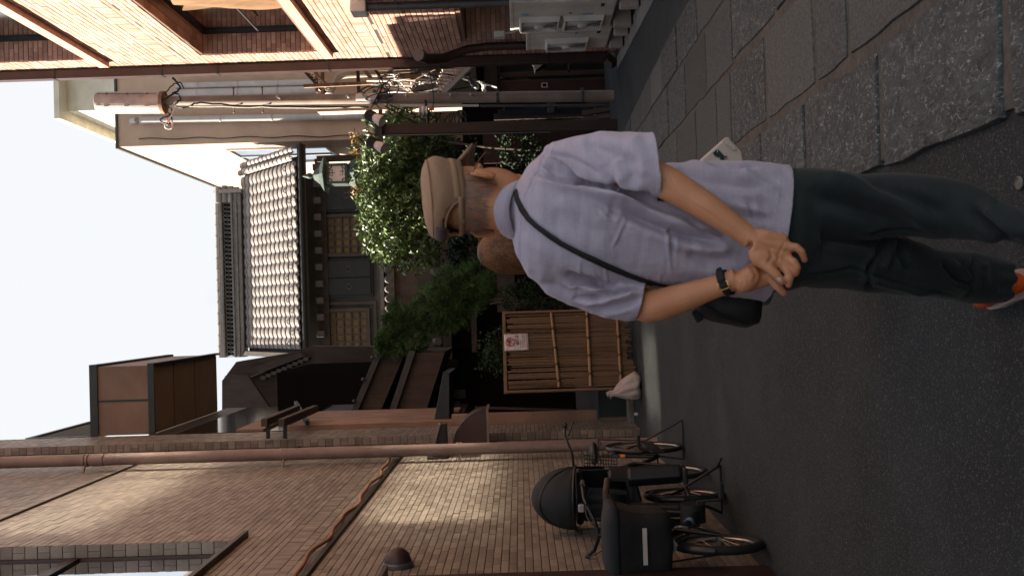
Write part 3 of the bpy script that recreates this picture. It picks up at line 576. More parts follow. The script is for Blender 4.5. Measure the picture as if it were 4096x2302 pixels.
# verge rolls on the right and capping on the left
roll_me = MB().rings([[V(.075*math.cos(a), y, .075*math.sin(a)+z) for a in np.linspace(0, math.pi, 9)] for y, z in ((0, .0), (0, .02), (.012, .025), (ex_+.03, 0))], cap=False, closed=False).mesh('verge_tile', 'full'); roll_me.materials.append(MATS['roof_tile'])
for r_ in range(13):
    for k in range(2):
        p = V(kx1-.02+k*.19, KE+.05, zE+.02-k*.05)+up_*(r_*ex_*.98)+nrm_*.03; inst('verge_tile', roll_me, ku, p, (sl_, 0, 0), (1.15, 1, 1.15))
vb = MB().bar(V(kx0-.05, KE-.1, zE-.05), V(kx0-.05, KR, zR-.02), .12, .3); part('barge_board', vb, 'dark_wood', ku)
part('fascia', MB().box(kx0-.1, kx1+.28, KE+.04, KE+.14, zE-.24, zE-.04), 'dark_wood', ku)
part('gutter', MB().tube([(kx0-.1, KE-.03, zE-.13), (kx1+.3, KE-.03, zE-.13)], .055, 10), 'iron_door', ku, smooth=True)
blk = rbox_mesh(.16, .5, .18, .008); blk.materials.append(MATS['old_wood'])
for k in range(11): inst('rafter_end', blk, ku, (kx0+.45+k*(kx1-kx0-.7)/10, KE+.55, zE-.45))
part('eave_beam', MB().box(kx0, kx1, KE+.6, KE+.85, zE-.62, zE-.36), 'dark_wood', ku)
# ridge
rx1 = PY(930, 775, KR).x; rx0 = kx0-.15
rz = zR-.02; rdg = MB()
for k, (h0, h1, d) in enumerate(((0, .1, .20), (.10, .16, .24), (.16, .22, .21), (.22, .27, .25))): rdg.box(rx0, rx1, KR-d, KR+d, rz+h0, rz+h1)
part('ridge_base', rdg, 'ridge_tile', ku, bevel=.012)
ring2 = MB().tube([V(.082*math.cos(a), 0, .082*math.sin(a)) for a in np.linspace(0, 2*math.pi, 20)[:-1]], .012, 6, closed=True).mesh('ridge_ring', True); ring2.materials.append(MATS['ridge_tile'])
part('ridge_core', MB().box(rx0+.05, rx1-.05, KR-.07, KR+.05, rz+.27, rz+.52), 'dark_shade', ku)
for k in range(int((rx1-rx0)/.115)):
    inst('ridge_ring', ring2, ku, (rx0+.1+k*.115, KR-.11, rz+.395), (0, R(15), 0), (1, 1, 1.25))
part('ridge_cap', MB().box(rx0, rx1, KR-.2, KR+.2, rz+.52, rz+.58).box(rx0, rx1, KR-.16, KR+.16, rz+.58, rz+.64), 'ridge_tile', ku, bevel=.01)
cap_me = MB().tube([(-.15,0,0), (.15,0,0)], .085, 12).tube([(.11,0,0),(.15,0,0)], .095, 12).mesh('cap_tile', True); cap_me.materials.append(MATS['roof_tile'])
for k in range(int((rx1-rx0)/.3)): inst('cap_tile', cap_me, ku, (rx0+.15+k*.3, KR, rz+.68))
fn = part('ridge_end', MB().prism([(rx1, KR-.32, rz-.05), (rx1, KR+.32, rz-.05), (rx1, KR+.25, rz+.55), (rx1, KR, rz+.8), (rx1, KR-.25, rz+.55)], (.1,0,0)), 'roof_tile', ku, bevel=.02)
for z_, x_ in ((.12,.0), (.28,.03), (.44,.05), (.62,.03)): part('end_roll', MB().tube([(rx1-.25, KR-.14, rz+z_), (rx1+.16+x_, KR-.14, rz+z_)], .085, 12), 'roof_tile', fn, smooth=True)
# windows and iron shutters
def kbox(x0, x1, y0, y1, Y): a = PY(x1, y1, Y); b = PY(x0, y0, Y); return a.x, b.x, a.z, b.z
for (x0, x1, y0, y1) in ((1303, 1460, 870, 1010), (1308, 1470, 1248, 1395)):
    a, b, c, d = kbox(x0, x1, y0, y1, KW-.1)
    fr = MB()
    for e_, g_ in ((.0, .10), (.10, .17)):
        t = e_+.08 if e_ == 0 else .25
        for q in ((a-t, b+t, d+t-.08, d+t), (a-t, b+t, c-t, c-t+.08), (a-t, a-t+.08, c-t+.08, d+t-.08), (b+t-.08, b+t, c-t+.08, d+t-.08)): fr.box(q[0], q[1], KW-.14+e_*.6, KW-.001, q[2], q[3])
    wn_ = part('window', fr, 'old_wood', ku); la = MB()
    for k in range(6): la.box(a+(b-a)*k/5-.02, a+(b-a)*k/5+.02, KW-.1, KW-.06, c, d)
    for k in range(6): la.box(a, b, KW-.095, KW-.055, c+(d-c)*k/5-.02, c+(d-c)*k/5+.02)
    part('lattice', la, 'old_wood', wn_)
    pm = rbox_mesh((b-a)/5-.04, .01, (d-c)/5-.04, 0); pm.materials.append(MATS['paper_pane'])
    for i in range(5):
        for j in range(5): inst('pane', pm, wn_, (a+(b-a)*(i+.5)/5, KW-.02, c+(d-c)*(j+.5)/5))
for (x0, x1, y0, y1, two) in ((1275, 1485, 1046, 1175, 1), (1285, 1480, 1432, 1545, 0), (1268, 1475, 728, 835, 0)):
    a, b, c, d = kbox(x0, x1, y0, y1, KW-.15)
    dr = part('iron_shutter', MB().box(a-.06, b+.06, KW-.12, KW-.001, c-.05, d+.05), 'iron_door', ku, bevel=.01)
    h = (a+b)/2
    for (s0, s1) in (((a, h-.01), (h+.01, b)) if two else ((a, b),)):
        lf = part('leaf', MB().box(s0, s1, KW-.17, KW-.121, c, d), 'iron_door', dr, bevel=.012)
        part('ring_pull', MB().tube([V((s0+s1)/2+.07*math.cos(t), KW-.185, (c+d)/2-.1+.07*math.sin(t)) for t in np.linspace(0, 2*math.pi, 16)[:-1]], .012, 6, closed=True), 'grey_metal', dr, smooth=True)

# ================================================================ beige block behind, right
BY, BX = 26.6, 4.6
bz = PY(474, 582, BY).z
bb = thing('beige_building', 'tall beige rendered block behind the storehouse with pipes on its face', 'building', (6, BY, 0))
part('wall', MB().box(BX, 12, BY, 36, 0, bz), 'beige_stucco', bb)
part('coping', MB().box(BX-.05, 12.05, BY-.05, 36.05, bz, bz+.06), 'dark_roof', bb)
part('roof_room', MB().box(6.0, 12, 28.5, 34, bz+.06, bz+2.2).box(5.7, 12, 28, 34.2, bz+2.2, bz+2.35), 'cream_stucco', bb)
for (y, x0, x1, r_) in ((343, 705, 1430, .085), (372, 700, 1430, .10), (481, 560, 1500, .095)):
    a, b = PY(x0, y, BY-.12), PY(x1, y-18, BY-.12); p_ = part('pipe', MB().tube([a, b], r_, 12), 'pipe_lilac', bb, smooth=True)
    for t in np.arange(.12, 1, .22): part('clamp', MB().tube([a+(b-a)*t, a+(b-a)*(t+.006)], r_+.012, 12), 'pole_can', p_, smooth=True)
a = PY(545, 481, BY-.12); part('pipe_elbow', MB().tube([a, a+V(0, .05, .12), a+V(0, .2, .2)], .08, 10), 'white_metal', bb, smooth=True)
a, b = PY(555, 556, BY-.03), PY(1480, 542, BY-.03); part('lightning_cable', MB().tube([a+(b-a)*t+V(.02*math.sin(t*30), 0, 0) for t in np.linspace(0, 1, 40)], .012, 5), 'cable_black', bb)
def wx(px, py): return PX(px, py, BX-.03)
q = [PX(860, 588, BX-.03), PX(1150, 588, BX-.03)]
y0_, y1_ = BY+.9, BY+3.4; z0_, z1_ = q[1].z-1.0, q[0].z-.2
wf = part('window', MB().box(BX-.06, BX-.002, y0_-.05, y1_+.05, z0_-.06, z0_).box(BX-.06, BX-.002, y0_-.05, y1_+.05, z1_, z1_+.06).box(BX-.06, BX-.002, y0_-.05, y0_, z0_, z1_).box(BX-.06, BX-.002, y1_, y1_+.05, z0_, z1_).box(BX-.05, BX-.002, (y0_+y1_)/2-.03, (y0_+y1_)/2+.03, z0_, z1_).box(BX-.045, BX-.002, y0_, y1_, (z0_+z1_)/2-.03, (z0_+z1_)/2+.03), 'white_metal', bb)
part('glass_pane', MB().box(BX-.02, BX-.003, y0_, y1_, z0_, z1_), 'pane', wf)

# ================================================================ gatehouse and garden walls in front of the storehouse
GY = 21.
gw = thing('garden_wall', 'earthen garden wall with wavy tile coping below the storehouse', 'wall', (1, GY, 0))
a, b = PY(1575, 1480, GY), PY(1575, 560, GY)
zc1 = PY(1560, 1100, GY).z; zc2 = PY(1745, 1100, GY).z
part('wall', MB().box(a.x-1.2, b.x+1, GY, GY+.4, 0, zc1-.1), 'mud_wall', gw)
part('upper_course', MB().box(a.x-1.2, b.x+1, GY-.16, GY+.5, zc1-.1, zc1-.02).box(a.x-1.2, b.x+1, GY-.1, GY+.5, zc1+.12, zc1+.2), 'ridge_tile', gw)
cop_me = MB().tube([(0,-.22,-.06), (0,.02,.02), (0,.3,.06)], .075, 10).mesh('coping_tile', True); cop_me.materials.append(MATS['ridge_tile'])
for k in range(int((b.x-a.x+2)/.2)): inst('coping_tile', cop_me, gw, (a.x-1.1+k*.2, GY, zc1+.06))
part('second_coping', MB().box(a.x-1.2, b.x+1, GY-.32, GY-.001, zc2-.1, zc2-.03), 'dark_roof', gw)
for k in range(int((b.x-a.x+2)/.24)): inst('coping_tile', cop_me, gw, (a.x-1.1+k*.24, GY-.24, zc2+.02), None, (1.1,1,1))
gh = thing('gatehouse', 'dark timber gatehouse with hanging blinds under the garden wall', 'building', (1, 20, 0))
part('front', MB().box(-1.6, 3.4, 20.3, 20.6, 0, zc2-.25), 'dark_shade', gh)  # shade on the front is put into its near-black colour
p_ = PY(1775, 1000, 20); part('lintel', MB().box(-1.6, 3.4, 20.05, 20.25, p_.z-.1, p_.z+.08), 'dark_wood', gh)
p_ = PY(1885, 1000, 20); part('cross_beam', MB().box(-1.6, 3.4, 20.02, 20.2, p_.z-.06, p_.z+.05), 'old_wood', gh)
a, b = PY(1935, 1062, 20.1), PY(1900, 945, 20.1); bl = part('reed_blind', MB().box(a.x, b.x, 20.1, 20.11, a.z-.8, b.z), 'maroon_wood', gh)
sm = rbox_mesh(b.x-a.x, .012, .012, 0); sm.materials.append(MATS['blind_lit'])  # pale reeds at the top only: light on the blind put into colour
for k in range(8): inst('reed', sm, bl, ((a.x+b.x)/2, 20.09, b.z-.012-k*.026))
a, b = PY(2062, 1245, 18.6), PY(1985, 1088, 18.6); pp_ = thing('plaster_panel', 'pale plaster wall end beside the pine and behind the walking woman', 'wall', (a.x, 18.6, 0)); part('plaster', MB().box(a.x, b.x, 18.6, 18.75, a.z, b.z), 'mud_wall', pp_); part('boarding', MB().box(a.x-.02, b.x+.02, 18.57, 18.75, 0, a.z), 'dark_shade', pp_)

# ================================================================ low houses on the left beyond the tiled building
nb = thing('siding_building', 'neighbouring building with brown panelled bay and ribbed siding beyond the tiled wall', 'building', (-2, 13.6, 0))
q0 = PY(605, 1735, 13.05); q1 = PY(605, 1460, 13.05); q2 = PY(390, 1600, 13.05)
part('wall', MB().box(-5, -1.52, 12.96, 16.6, 0, 6.3), 'dark_roof', nb)
bx = part('bay', MB().box(q0.x, q1.x, 13.05, 15.9, q0.z, q2.z), 'panel_brown', nb)
part('bay_soffit', MB().box(q0.x+.02, q1.x-.02, 13.07, 15.88, q0.z-.012, q0.z-.001), 'soffit', bx)
for z0_, z1_ in ((q0.z-.06, q0.z+.02), (q2.z-.01, q2.z+.09)): part('bay_trim', MB().box(q0.x-.03, q1.x+.03, 13.02, 13.05-.001, z0_, z1_).box(q1.x, q1.x+.03, 13.05, 15.92, z0_, z1_), 'teal_metal', bx)
part('panel_joint', MB().box((q0.x+q1.x)/2-.012, (q0.x+q1.x)/2+.012, 13.04, 13.05-.001, q0.z+.02, q2.z-.01), 'teal_metal', bx)
for y in (13.9, 14.8): part('soffit_joint', MB().box(q0.x+.02, q1.x-.02, y-.006, y+.006, q0.z-.016, q0.z-.0125), 'dark_wood', bx)
s0, s1 = PX(1200, 1715, -1.45), PX(1700, 1655, -1.45)
sd = part('siding', MB().box(-1.6, -1.46, 12.97, 14.8, 2.3, s0.z+.25), 'siding', nb)
for k in range(9): part('siding_rib', MB().box(-1.459, -1.44, 12.99+k*.2, 13.15+k*.2, 2.3, s0.z+.22), 'siding', sd, bevel=.006)
part('strip_window', MB().box(-1.53, -1.50, 12.98, 16.4, s0.z+.3, q0.z-.35), 'pane_dark', nb)
part('window_board', MB().box(-1.52, -1.47, 12.98, 15.2, s0.z+.55, s0.z+.9), 'soffit', nb)
part('sill_rail', MB().bar(PX(1230, 1690, -1.4), PX(1110, 1640, -1.4)+V(0, 1.2, 0), .05, .05), 'teal_metal', nb)
l0, l1 = PX(100, 1755, -1.5), PX(385, 1692, -1.5)
lv = thing('louvre_screen', 'dark metal louvre screen on the roof beyond the tiled building', 'screen', (-1.5, 14, 6.5))
lz1 = l0.z; lz0 = q2.z+.12
for k in range(13): part('louvre', MB().obox((-1.55, 14.9, lz0+(lz1-lz0)*(k+.5)/13), (.06, 3.8, .018), (0, R(30), 0)), 'teal_metal', lv)
part('frame', MB().box(-1.6, -1.5, 13.0, 16.9, lz1, lz1+.05).box(-1.6, -1.5, 12.98, 13.06, lz0, lz1).box(-1.6, -1.5, 16.8, 16.9, lz0, lz1), 'teal_metal', lv)
for k, (pa, pb) in enumerate((((1056, 1690), (1190, 1633)), ((1125, 1690), (1262, 1633)))):
    a, b = PX(*pa, -1.28), PX(*pb, -1.28); o = thing('timber_rail', ['upper', 'lower'][k]+' of the two wooden rails jutting from the siding building', 'rail', a, 'wooden rails on the siding building')
    part('beam', MB().bar(a, b, .09, .07), 'old_wood', o); part('stub', MB().bar(a+V(0, .1, -.02), a+V(-.2, .1, -.02), .04, .04), 'black_metal', o)
lh = thing('timber_house', 'dark timber house with stepped roofs on the left beyond the siding', 'building', (-1.6, 15.5, 0))
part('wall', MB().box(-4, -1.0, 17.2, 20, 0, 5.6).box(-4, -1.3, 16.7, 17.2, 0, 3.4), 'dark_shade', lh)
def slope(pa, pb, Y, th, dp, m, name, parent):
    a, b = PY(*pa, Y), PY(*pb, Y); return part(name, MB().prism([a, b, b-V(0,0,th), a-V(0,0,th)], (0, dp, 0)), m, parent)
r1 = slope((1508, 1398), (1385, 1690), 15.4, .10, 2.2, 'dark_roof', 'upper_roof', lh); slope((1530, 1405), (1410, 1690), 15.5, .36, 2.0, 'old_wood', 'barge_board', lh)
r2 = slope((1636, 1402), (1540, 1690), 15.0, .10, 2.2, 'dark_roof', 'lower_roof', lh); slope((1660, 1410), (1570, 1690), 15.1, .45, 1.8, 'old_wood', 'barge_board', lh)
for t in (.1, .4, .7): a, b = PY(1506, 1400, 15.35), PY(1385, 1690, 15.35); part('roof_nub', MB().ell(a+(b-a)*t+V(0,0,.02), (.03,.03,.03), 10, 6), 'dark_roof', r1, smooth=True)
g0, g1 = PY(905, 1470, 20), PY(1060, 1650, 20)
gab = thing('gabled_house', 'shadowed gable of a timber house with rafters left of the storehouse roof', 'building', (-2, 20, 0))
part('wall', MB().prism([PY(888, 1522, 20.3), PY(945, 1446, 20.3), PY(1200, 1404, 20.3), PY(1240, 1385, 20.3), PY(1500, 1385, 20.3), PY(2300, 1395, 20.3), PY(2300, 1790, 20.3), PY(888, 1790, 20.3)], (0, .5, 0)), 'dark_wood', gab)
a, b, c = PY(900, 1452, 20), PY(1180, 1408, 20), PY(1010, 1700, 20)
part('eave', MB().prism([PY(895, 1505, 20), PY(1190, 1412, 20), PY(1215, 1425, 20), PY(985, 1512, 20)], (0, 2.4, 0)), 'dark_wood', gab)
part('barge_board', MB().prism([PY(930, 1500, 19.9), PY(990, 1500, 19.9), PY(1120, 1690, 19.9), PY(1060, 1690, 19.9), PY(900, 1560, 19.9)], (0, .12, 0)), 'dark_wood', gab)
for k in range(9):
    t = k/8; p = PY(1030+t*170, 1510-t*75, 20.1); part('rafter', MB().obox(p+V(0,.5,-.12), (.07, 1.1, .1)), 'old_wood', gab)
cn = thing('canopy', 'dark sheet-metal canopy over a doorway on the left', 'canopy', PY(1770, 1600, 13.2))
part('top', MB().prism([PY(1772, 1490, 13.2), PY(1798, 1486, 13.2), PY(1798, 1693, 13.2), PY(1733, 1696, 13.2)], (0, .9, 0)), 'teal_metal', cn, bevel=.008)
part('end_cap', MB().prism([PY(1770, 1488, 13.18), PY(1822, 1470, 13.18), PY(1800, 1490, 13.18)], (0, .06, 0)), 'dark_roof', cn)
dw = thing('doorway_front', 'dark shopfront recess with low white boxes beneath the canopy', 'shopfront', (-1.4, 13.6, 0))
part('recess', MB().box(-1.75, -1.50, 13.0, 16, 0, 2.25), 'dark_shade', dw); part('back', MB().box(-1.5, -.7, 15.9, 16.0, 0, 2.4), 'dark_shade', dw)  # solid boxes; the shade of the recess is put into their colour
part('corner_post', MB().box(-1.52, -1.36, 12.97, 13.08, 0, 2.32), 'siding', dw, bevel=.008)
for (x0, x1, y0, y1) in ((1815, 1862, 1560, 1592), (1825, 1865, 1655, 1690)): a, b = PY(x1, y1, 13.9), PY(x0, y0, 13.9); part('light_panel', MB().box(a.x, b.x, 13.9, 13.96, a.z, b.z), 'kura_plaster', dw)
a, b = PY(2300, 1640, 13.6), PY(1900, 1628, 13.6); part('rail', MB().bar(V(a.x, 13.6, a.z), V(b.x, 13.6, b.z), .03, .03), 'old_wood', dw)
cb = thing('counter_box', 'low dark grey counter with pale edge beside the bamboo screen', 'counter', (-1.2, 12.9, 0))
a, b = PZ(2520, 1690), PZ(2455, 1590); part('body', MB().box(-1.45, -.98, 12.95, 14.2, 0, .42), 'teal_metal', cb); part('top', MB().prism([(-1.47, 12.92, .42), (-.95, 12.92, .42), (-.95, 14.3, .62), (-1.47, 14.3, .62)], (0,0,.02)), 'grey_metal', cb)
kerb = MB().box(-1.5, -.35, 12.62, 12.9, 0, .07); single('kerb_stone', kerb, 'concrete', 'low concrete kerb under the bamboo screen and sack', 'kerb', (-1, 12.7, 0), bevel=.01)
for (x, y, r_, lab) in ((2549, 1655, .022, 'small white pebble-like scrap on the asphalt near the tiled pilaster'), (2532, 1592, .018, 'tiny pale knob on the kerb beside the white sack')):
    p = PZ(x+4, y); single('litter_scrap', MB().ell(p+V(0,0,r_), (r_, r_*.8, r_*1.3), 10, 6), 'sign_paper', lab, 'litter', p, smooth=True)

# ================================================================ bamboo screen, notice, sack
FL, FR = PZ(2556, 1551), PZ(2533, 1236); FR.y = FL.y+.38; FR.x = PY(2530, 1236, FR.y).x
eu = (FR-FL).normalized(); Wd = (FR-FL).length; en_ = V(eu.y, -eu.x, 0)
zt = PY(2012, 1400, (FL.y+FR.y)/2).z
fe = thing('bamboo_screen', 'bamboo screen panel in a wooden frame with black rope ties and a notice', 'fence', (FL+FR)/2)
def fp(u, z, d=0): return FL+eu*u+en_*d+V(0,0,z)
part('top_rail', MB().bar(fp(-.02, zt-.02), fp(Wd+.02, zt-.02), .03, .04), 'fence_wood', fe, bevel=.003)
for u in (0, Wd): part('stile', MB().bar(fp(u, .03), fp(u, zt-.04), .04, .03, eu), 'fence_wood', fe, bevel=.003)
part('foot_rail', MB().bar(fp(.02, .12, -.02), fp(Wd-.02, .12, -.02), .03, .05), 'dark_wood', fe)
def culm_mesh(n_nodes, seed):
    rr = random.Random(seed); mb = MB(); pts = []; rs_ = []; z = 0
    while z < 1: pts += [(0,0,z), (0,0,min(1, z+.985*.0+.004))]; rs_ += [.0078, .0092]; z += rr.uniform(.13, .2); pts += [(0,0,min(1, z-.004))]; rs_ += [.0078]
    pts = sorted(set(pts)); rs_ = [.0078+(.0012 if i % 3 == 1 else 0) for i in range(len(pts))]
    mb.tube(pts, rs_, 7); me = mb.mesh('cane', True); me.materials.append(MATS['bamboo']); return me
cms = [culm_mesh(6, k) for k in range(6)]; nC = 58
for k in range(nC):
    u = .03+(Wd-.06)*(k+.5)/nC; top = zt-.05-random.choice([0,0,.01,.02,.05,.09])*random.random(); bot = random.choice([.04,.08,.10,.12]) if u > Wd*.35 else random.choice([.02,.03,.05])
    inst('cane', random.choice(cms), fe, fp(u, bot, .012+random.uniform(-.004,.004)), (random.uniform(-.006,.006), random.uniform(-.012,.012), random.uniform(0, 6)), (random.uniform(.9,1.1),)*2+(top-bot,))
for k, (xa, xb) in enumerate(((2204, 2236), (2346, 2362), (2466, 2484))):
    z0_, z1_ = PY(xb, 1540, FL.y).z, PY(xa, 1245, FR.y).z
    rl = part('cross_rail', MB().tube([fp(.03, z0_, .04)+(fp(Wd-.03, z1_, .04)-fp(.03, z0_, .04))*t for t in np.linspace(0, 1, 12)], [.018+(.002 if i % 4 == 0 else 0) for i in range(12)], 10), 'bamboo_rail', fe, smooth=True)
    for t in ((.08, .3, .52, .78) if k == 0 else (.16, .4, .64, .93)):
        c = fp(.03, z0_, .04)+(fp(Wd-.03, z1_, .04)-fp(.03, z0_, .04))*t; kb = MB()
        for sx in (-1, 1): kb.tube([c+eu*(sx*.02)+V(0,0,.028)+en_*.004, c+en_*.021, c-eu*(sx*.02)-V(0,0,.028)+en_*.004], .0045, 6)
        part('rope_tie', kb, 'rope', rl, smooth=True)
# notice
nt = thing('no_photo_notice', 'white paper notice with red prohibition sign pinned to the bamboo screen', 'notice', fp(.5, 1.4, .05))
c0 = PY(2055, 1368, (FL.y+FR.y)/2+.02); nu = (c0-FL).dot(eu); nw, nh = .215, .295; nz0 = zt-.02-nh
tl = R(1.0); eN = (eu*math.cos(tl)+V(0,0,1)*math.sin(tl)); uN = (V(0,0,1)*math.cos(tl)-eu*math.sin(tl)); o0 = fp(nu-nw/2, nz0, .036)
pg = MB(); ng = 8
pg.rings([[o0+eN*(nw*i/ng)+uN*(nh*j/12)+en_*(.003*math.sin(j*1.1+i*.4)) for j in range(13)] for i in range(ng+1)], cap=False, closed=False)
pgo = part('paper', pg, 'sign_paper', nt, smooth='full'); pgo.modifiers.new('t', 'SOLIDIFY').thickness = .0015
def np_(x, y): return o0+eN*(x*nw)+uN*(y*nh)+en_*.0065
def flat(pts, m, name, d=.0): return part(name, MB().add([np_(*p)+en_*d for p in pts], [tuple(range(len(pts)))]), m, nt)
rim = MB(); A = [(.5+.27*math.cos(t), .755+.27*nw/nh*math.sin(t)) for t in np.linspace(0, 2*math.pi, 37)]; B_ = [(.5+.225*math.cos(t), .755+.225*nw/nh*math.sin(t)) for t in np.linspace(0, 2*math.pi, 37)]
rim.add([np_(*p)+en_*.001 for p in A+B_], [(i, i+1, 38+i, 37+i) for i in range(36)]); rim.add([np_(*p)+en_*.001 for p in ((.31,.88),(.345,.905),(.69,.63),(.655,.605))], [(0,1,2,3)]); part('prohibition_ring', rim, 'ink_red', nt)
flat([(.49,.73),(.49,.86),(.53,.86),(.55,.88),(.66,.88),(.68,.86),(.77,.86),(.77,.73)], 'ink', 'camera_icon')
ln = MB(); C1 = [(.63+.07*math.cos(t), .79+.07*nw/nh*math.sin(t)) for t in np.linspace(0, 2*math.pi, 21)]; C2 = [(.63+.045*math.cos(t), .79+.045*nw/nh*math.sin(t)) for t in np.linspace(0, 2*math.pi, 21)]
ln.add([np_(*p)+en_*.0006 for p in C1+C2], [(i, i+1, 22+i, 21+i) for i in range(20)]); part('lens_icon', ln, 'sign_paper', nt)
ph = MB(); ph.add([np_(*p)+en_*.0002 for p in ((.27,.59),(.27,.79),(.43,.79),(.43,.59),(.295,.625),(.295,.765),(.405,.765),(.405,.625))], [(0,1,5,4),(1,2,6,5),(2,3,7,6),(3,0,4,7)]); part('phone_icon', ph, 'ink', nt)
for (tx, sz, x, y) in (('ここから先での', .026, .13, .52), ('撮影禁止', .044, .30, .405), ("I'm sorry,", .026, .14, .305), ('but please refrain', .026, .14, .22), ('from taking photos', .026, .14, .135), ('beyond this point.', .026, .14, .05)):
    part('lettering', text_mb(tx, sz, np_(x, y)+en_*.0015, eN, uN), 'ink', nt)
for (x, y) in ((.05,.95),(.95,.95)): part('pin', MB().lathe([(0,0),(.004,0),(.004,.003),(0,.004)], np_(x, y), 10, 'y'), 'grey_metal', nt)
# sack
sk = PZ(2566, 1548); sa = thing('white_sack', 'tied white plastic sack leaning at the left foot of the bamboo screen', 'sack', sk)
sb_ = MB(); rr = random.Random(5); rg = []
for i in range(15):
    t = i/14; h = .36*t; base = [.115,.15,.158,.157,.152,.145,.135,.122,.108,.092,.075,.058,.042,.034,.045][i]
    rg.append([sk+V((.015-.10*t*t)+base*math.cos(a)*(1+.07*math.sin(7*a+i*.25)+.045*math.sin(13*a-i*.6)), .05+base*.85*math.sin(a)*(1+.08*math.cos(9*a+i*.3)), h+.01+.012*math.sin(3*a+i*.8)*(t < .8)) for a in np.linspace(0, 2*math.pi, 45)[:-1]])
part('bag', sb_.rings(rg), 'sack', sa, smooth='full'); part('tied_ears', MB().tube([rg[-2][0], rg[-2][0]+V(-.03,-.01,.05), rg[-2][0]+V(-.06,0,.045)], [.02,.026,.012], 8), 'sack', sa, smooth=True)
# ================================================================ utility pole
PP = 13.88
pa, pb = PY(2452, 384, PP), PY(640, 404, PP); pa.z = 0
up_l = thing('utility_pole', 'rusty steel utility pole with a pale cylinder at its top', 'pole', pa)
def pole(t): return pa+(pb-pa)*t
part('shaft', MB().tube([pole(0), pole(.5), pole(1.02)], [.082,.074,.066], 20), 'pole_steel', up_l, smooth=True)
ca, cb_ = PY(655, 410, PP), PY(388, 411, PP); ax_ = (cb_-ca)
cn_ = part('head_can', MB().tube([ca, ca+ax_*.03, ca+ax_*.08, ca+ax_*.95, ca+ax_*.985, cb_], [.10,.148,.152,.150,.142,.115], 28), 'pole_can', up_l, smooth=True)
for dx in (-.06, .10): part('seam', MB().bar(ca+V(dx, -math.sqrt(.152**2-dx*dx)-.001, 0)+ax_*.06, ca+V(dx, -math.sqrt(.152**2-dx*dx)-.001, 0)+ax_*.95, .006, .004), 'dark_wood', cn_)
for t in (.2, .5, .8):
    part('latch', MB().obox(ca+V(-.06, -.142, 0)+ax_*t, (.05,.012,.06)), 'pole_can', cn_); part('bolt', MB().ell(ca+V(.10, -.118, 0)+ax_*t, (.016,.012,.016), 10, 6), 'rust', cn_)
part('collar', MB().tube([ca-ax_*.02, ca+ax_*.03], .158, 24), 'rust', up_l, smooth=True)
for (x, s) in ((935, 1), (1050, 1), (1125, 0), (1400, 0), (1635, 0), (1810, 0), (1890, 0)):
    c = PY(x, 404-(x-640)*.011, PP)
    if s: part('step_bolt', MB().tube([c+V(-.17,0,0), c+V(.17,0,0)], .010, 6).ell(c+V(-.17,0,0), (.016,.016,.016), 8, 5).ell(c+V(.17,0,0), (.016,.016,.016), 8, 5), 'rust', up_l)
    else: part('step_bolt', MB().tube([c+V(0,-.06,0), c+V(.01,-.15,.02)], .011, 6).ell(c+V(.01,-.155,.02), (.017,.017,.017), 8, 5), 'white_metal', up_l)
for x in (1500, 1990, 2330): c = PY(x, 404-(x-640)*.011, PP); part('band', MB().tube([c-V(0,0,.018), c+V(0,0,.018)], .088, 16).box(c.x+.07, c.x+.12, PP-.03, PP+.03, c.z-.02, c.z+.02), 'grey_metal', up_l, smooth=True)
c = PY(1480, 395, PP); part('cable_sleeve', MB().tube([c+V(-.01,-.13,.17), c+V(-.01,-.13,-.12)], .058, 16), 'white_metal', up_l, smooth=True)
part('conduit', MB().tube([PY(2440, 420, PP-.06), PY(1920, 424, PP-.06)], .022, 10), 'grey_metal', up_l, smooth=True)
part('conduit', MB().tube([PY(1915, 422, PP-.06), PY(1740, 424, PP-.08), PY(1600, 422, PP-.08)], .018, 8), 'white_metal', up_l, smooth=True)
rc = random.Random(11)
def jig(pts, n=6, a=.03):                                # a slack cable through given points
    out = []; pts = [V(p) for p in pts]
    for i in range(len(pts)-1):
        p0, p1, p2, p3 = pts[max(i-1,0)], pts[i], pts[i+1], pts[min(i+2, len(pts)-1)]
        for k in range(n):
            t = k/n; q = .5*((2*p1)+(p2-p0)*t+(2*p0-5*p1+4*p2-p3)*t*t+(3*p1-p0-3*p2+p3)*t**3); out.append(q+V(rc.uniform(-a,a), rc.uniform(-a,a), rc.uniform(-a,a))*.25)
    return out+[pts[-1]]
cab = [('cable_black', .012, [(690,415),(720,430),(760,425),(800,412),(1000,424),(1300,426),(1480,430)]), ('cable_black', .010, [(670,420),(690,450),(655,470),(640,480),(670,500),(690,480),(672,450)]),
       ('cable_white', .010, [(700,430),(680,470),(660,500),(668,515),(690,512),(688,480)]), ('cable_red', .006, [(655,445),(672,480),(688,500),(685,515)]),
       ('cable_black', .014, [(650,400),(700,370),(720,350),(700,322),(690,312)]), ('cable_black', .009, [(660,375),(690,340),(720,330),(735,352)]), ('cable_black', .012, [(690,372),(715,380),(720,400),(700,415)]),
       ('cable_black', .01, [(1560,420),(1680,470),(1740,505)]), ('cable_black', .01, [(1540,425),(1640,480),(1720,512)]), ('cable_white', .008, [(1480,428),(1250,432),(1000,428),(700,424)])]
for i, (m, r_, pts) in enumerate(cab): part('cable', MB().tube(jig([PY(x, y, PP-.12-.02*(i % 3)) for x, y in pts]), r_, 6), m, up_l, smooth=True)
